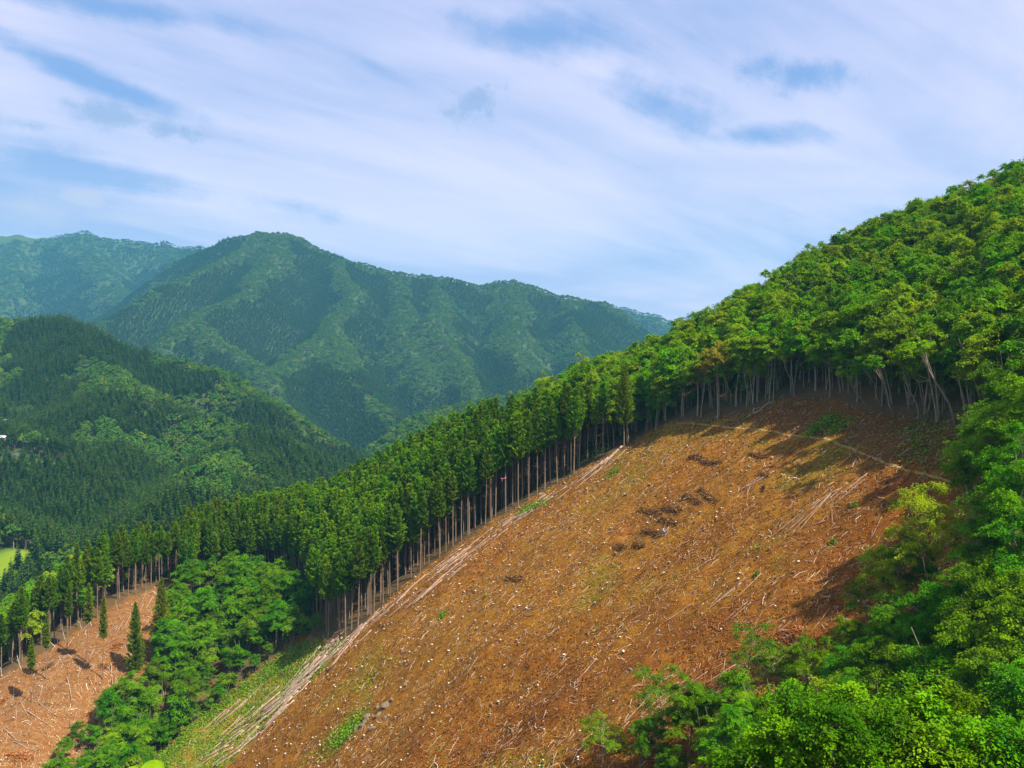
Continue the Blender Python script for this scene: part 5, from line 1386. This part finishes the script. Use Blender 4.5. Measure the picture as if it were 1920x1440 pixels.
def sapling():
    """the twig with round leaves that reaches up into the bottom of the view, close to the camera"""
    leafm = foliage('sapling_leaf', (0.13, 0.30, 0.008), (0.20, 0.38, 0.010), 0.35, 40.0, 0.05)
    x0, y0 = -0.99, 2.1; z0 = float(H(np.array([x0]), np.array([y0]))[0])
    root = obj('sapling', None, None, (x0, y0, z0)); tag(root, 'sapling with round bright leaves poking up at the bottom edge, close by', 'sapling')
    tip = np.array([0, 0, -1.03 - z0]); rng = np.random.default_rng(9)
    P = [np.array([0.10, 0.05, 0]) * (1 - q) + tip * q + np.array([0.04 * math.sin(q * 7), 0, 0]) for q in np.linspace(0, 1, 8)]
    obj('stem', Geo().add(*tube(P, np.linspace(0.014, 0.004, 8), 6)).mesh('stem', [M['trunk_broad']], True), root)
    def leaf(p, d, n, L):
        d = np.array(d, float); d /= np.linalg.norm(d); n = np.array(n, float); S = np.cross(d, n); S /= np.linalg.norm(S); U = np.cross(S, d)
        V = []; t = np.linspace(0, 1, 9); w = 0.40 * L * np.sin(np.pi * t ** 0.8) ** 0.65
        for k in (-1, -0.5, 0, 0.5, 1):
            V.append(p + d * (t * L)[:, None] + S * (w * k)[:, None] + U * (0.10 * L * abs(k) ** 1.5 * np.ones(9) - 0.10 * L * t * t)[:, None])
        V = np.stack(V, 1).reshape(-1, 3); i = np.arange(8)[:, None] * 5; j = np.arange(4)[None]
        Q = np.stack([i + j, i + j + 1, i + 6 + j, i + 5 + j], -1).reshape(-1, 4)
        obj('leaf', make_mesh('leaf', V, Q, [leafm], None, True), root)
    leaf(tip, (1, 0.1, 0.10), (0.1, -0.35, 0.95), 0.066)
    leaf(tip - [0, 0, 0.006], (-1, -0.25, -0.05), (-0.1, -0.3, 0.95), 0.060)
    for k in range(14):
        q = P[3 + k % 4]; a = rng.uniform(0, 6.28); leaf(q, (math.cos(a), math.sin(a), 0.1), (0, -0.3, 1), rng.uniform(0.05, 0.075))
sapling()

# ----------------------------------------------------------------------------- houses, wall and road of the far valley
def box(g, x0, x1, y0, y1, z0, z1, m=0):
    V = [(x, y, z) for z in (z0, z1) for x, y in ((x0, y0), (x1, y0), (x1, y1), (x0, y1))]
    g.add(V, [(0, 3, 2, 1), (4, 5, 6, 7), (0, 1, 5, 4), (1, 2, 6, 5), (2, 3, 7, 6), (3, 0, 4, 7)], m); return g


def house(p, w, d, h, wallc, roofc, lb, rot):
    wm = plain('house_wall', wallc, 0.8, 0.2, 0.08, 0.5); rm = plain('house_roof', roofc, 0.5, 0.4, 0.1, 0.5); gm = plain('house_glass', (0.03, 0.04, 0.05), 0.15, 0.5, 0.1)
    e = obj('house', None, None, p, rot); tag(e, lb, 'house', 'houses of the far valley')
    obj('wall', box(Geo(), -w / 2, w / 2, -d / 2, d / 2, -6, h).mesh('wall', [wm]), e)
    g = Geo(); o = 0.7; rh = h + d * 0.22
    V = [(-w / 2 - o, -d / 2 - o, h - 0.1), (w / 2 + o, -d / 2 - o, h - 0.1), (w / 2 + o, 0, rh), (-w / 2 - o, 0, rh), (w / 2 + o, d / 2 + o, h - 0.1), (-w / 2 - o, d / 2 + o, h - 0.1)]
    V2 = [(a, b, c + 0.3) for a, b, c in V]
    g.add(V + V2, [(6, 7, 8, 9), (9, 8, 10, 11), (0, 3, 2, 1), (3, 5, 4, 2), (0, 1, 7, 6), (4, 5, 11, 10), (1, 2, 8, 7), (2, 4, 10, 8), (0, 6, 9, 3), (3, 9, 11, 5)])
    obj('roof', g.mesh('roof', [rm]), e)
    for k in (-0.28, 0.05, 0.30):
        wf = obj('window', box(Geo(), w * k - 0.8, w * k + 0.8, -d / 2 - 0.06, -d / 2 - 0.003, h * 0.43, h * 0.82).mesh('window', [rm]), e)
        obj('pane', box(Geo(), w * k - 0.7, w * k + 0.7, -d / 2 - 0.09, -d / 2 - 0.063, h * 0.45, h * 0.8).mesh('pane', [gm]), wf)
    obj('door', box(Geo(), -w * 0.12 - 0.5, -w * 0.12 + 0.5, -d / 2 - 0.05, -d / 2 - 0.003, 0, 2.0).mesh('door', [plain('house_door', (0.2, 0.12, 0.07))]), e)
house(HOUSE_P[0], 9, 7, 4.5, (0.75, 0.75, 0.76), (0.42, 0.46, 0.55), 'small white house with grey roof high on the left valley slope', 0.15)
house(HOUSE_P[1], 10, 8, 6.5, (0.50, 0.32, 0.24), (0.70, 0.72, 0.74), 'brown-walled house with pale roof at the left picture edge', -0.1)
house(HOUSE_P[2], 5, 4, 3.0, (0.70, 0.68, 0.62), (0.65, 0.22, 0.10), 'tiny house with orange roof in the trees above the field', 0.3)


def valley_road():
    conc = plain('concrete', (0.26, 0.26, 0.24), 0.9, 0.2, 0.2, 0.4)
    a, b = np.array(WALL_P[0]), np.array(WALL_P[2]); d = b - a; L = np.hypot(d[0], d[1]); r = math.atan2(d[1], d[0])
    e = obj('retaining_wall', box(Geo(), -L * 0.15, L * 1.1, -0.3, 0.3, -5, 2.6).mesh('retaining_wall', [conc]), None, tuple(a), r); tag(e, 'grey concrete retaining wall below the brown-walled house', 'wall')
    P = np.array(ROAD_P); V = []
    for q in P:
        u = q[:2] / np.linalg.norm(q[:2])
        zz = P[:, 2].mean() * 0.3 + q[2] * 0.7 + 0.8
        V += [(q[0] - u[0] * 3, q[1] - u[1] * 3, zz), (q[0] + u[0] * 3, q[1] + u[1] * 3, zz), (q[0] - u[0] * 3, q[1] - u[1] * 3, zz - 4), (q[0] + u[0] * 3, q[1] + u[1] * 3, zz - 4)]
    Q = []
    for i in range(len(P) - 1): Q += [(i * 4, i * 4 + 4, i * 4 + 5, i * 4 + 1), (i * 4 + 2, i * 4 + 6, i * 4 + 4, i * 4)]
    o = obj('road', make_mesh('road', V, Q, [conc])); tag(o, 'short stretch of pale mountain road on the left valley slope', None, None, 'structure')
valley_road()

# ----------------------------------------------------------------------------- haze
def haze():
    g = box(Geo(), -5900, 5900, -5900, 5900, -330, 1010)
    m, t, out = new_mat('haze_air')
    v = t.node('ShaderNodeVolumePrincipled'); v.inputs['Color'].default_value = (0.17, 0.60, 0.86, 1); v.inputs['Density'].default_value = 0.95e-4; v.inputs['Anisotropy'].default_value = 0.0
    t.l.new(v.outputs[0], out.inputs['Volume'])
    try: m.cycles.homogeneous_volume = True
    except Exception: pass
    o = obj('haze', g.mesh('haze', [m])); tag(o, 'thin blue haze filling the valley air', None, None, 'stuff')
haze()
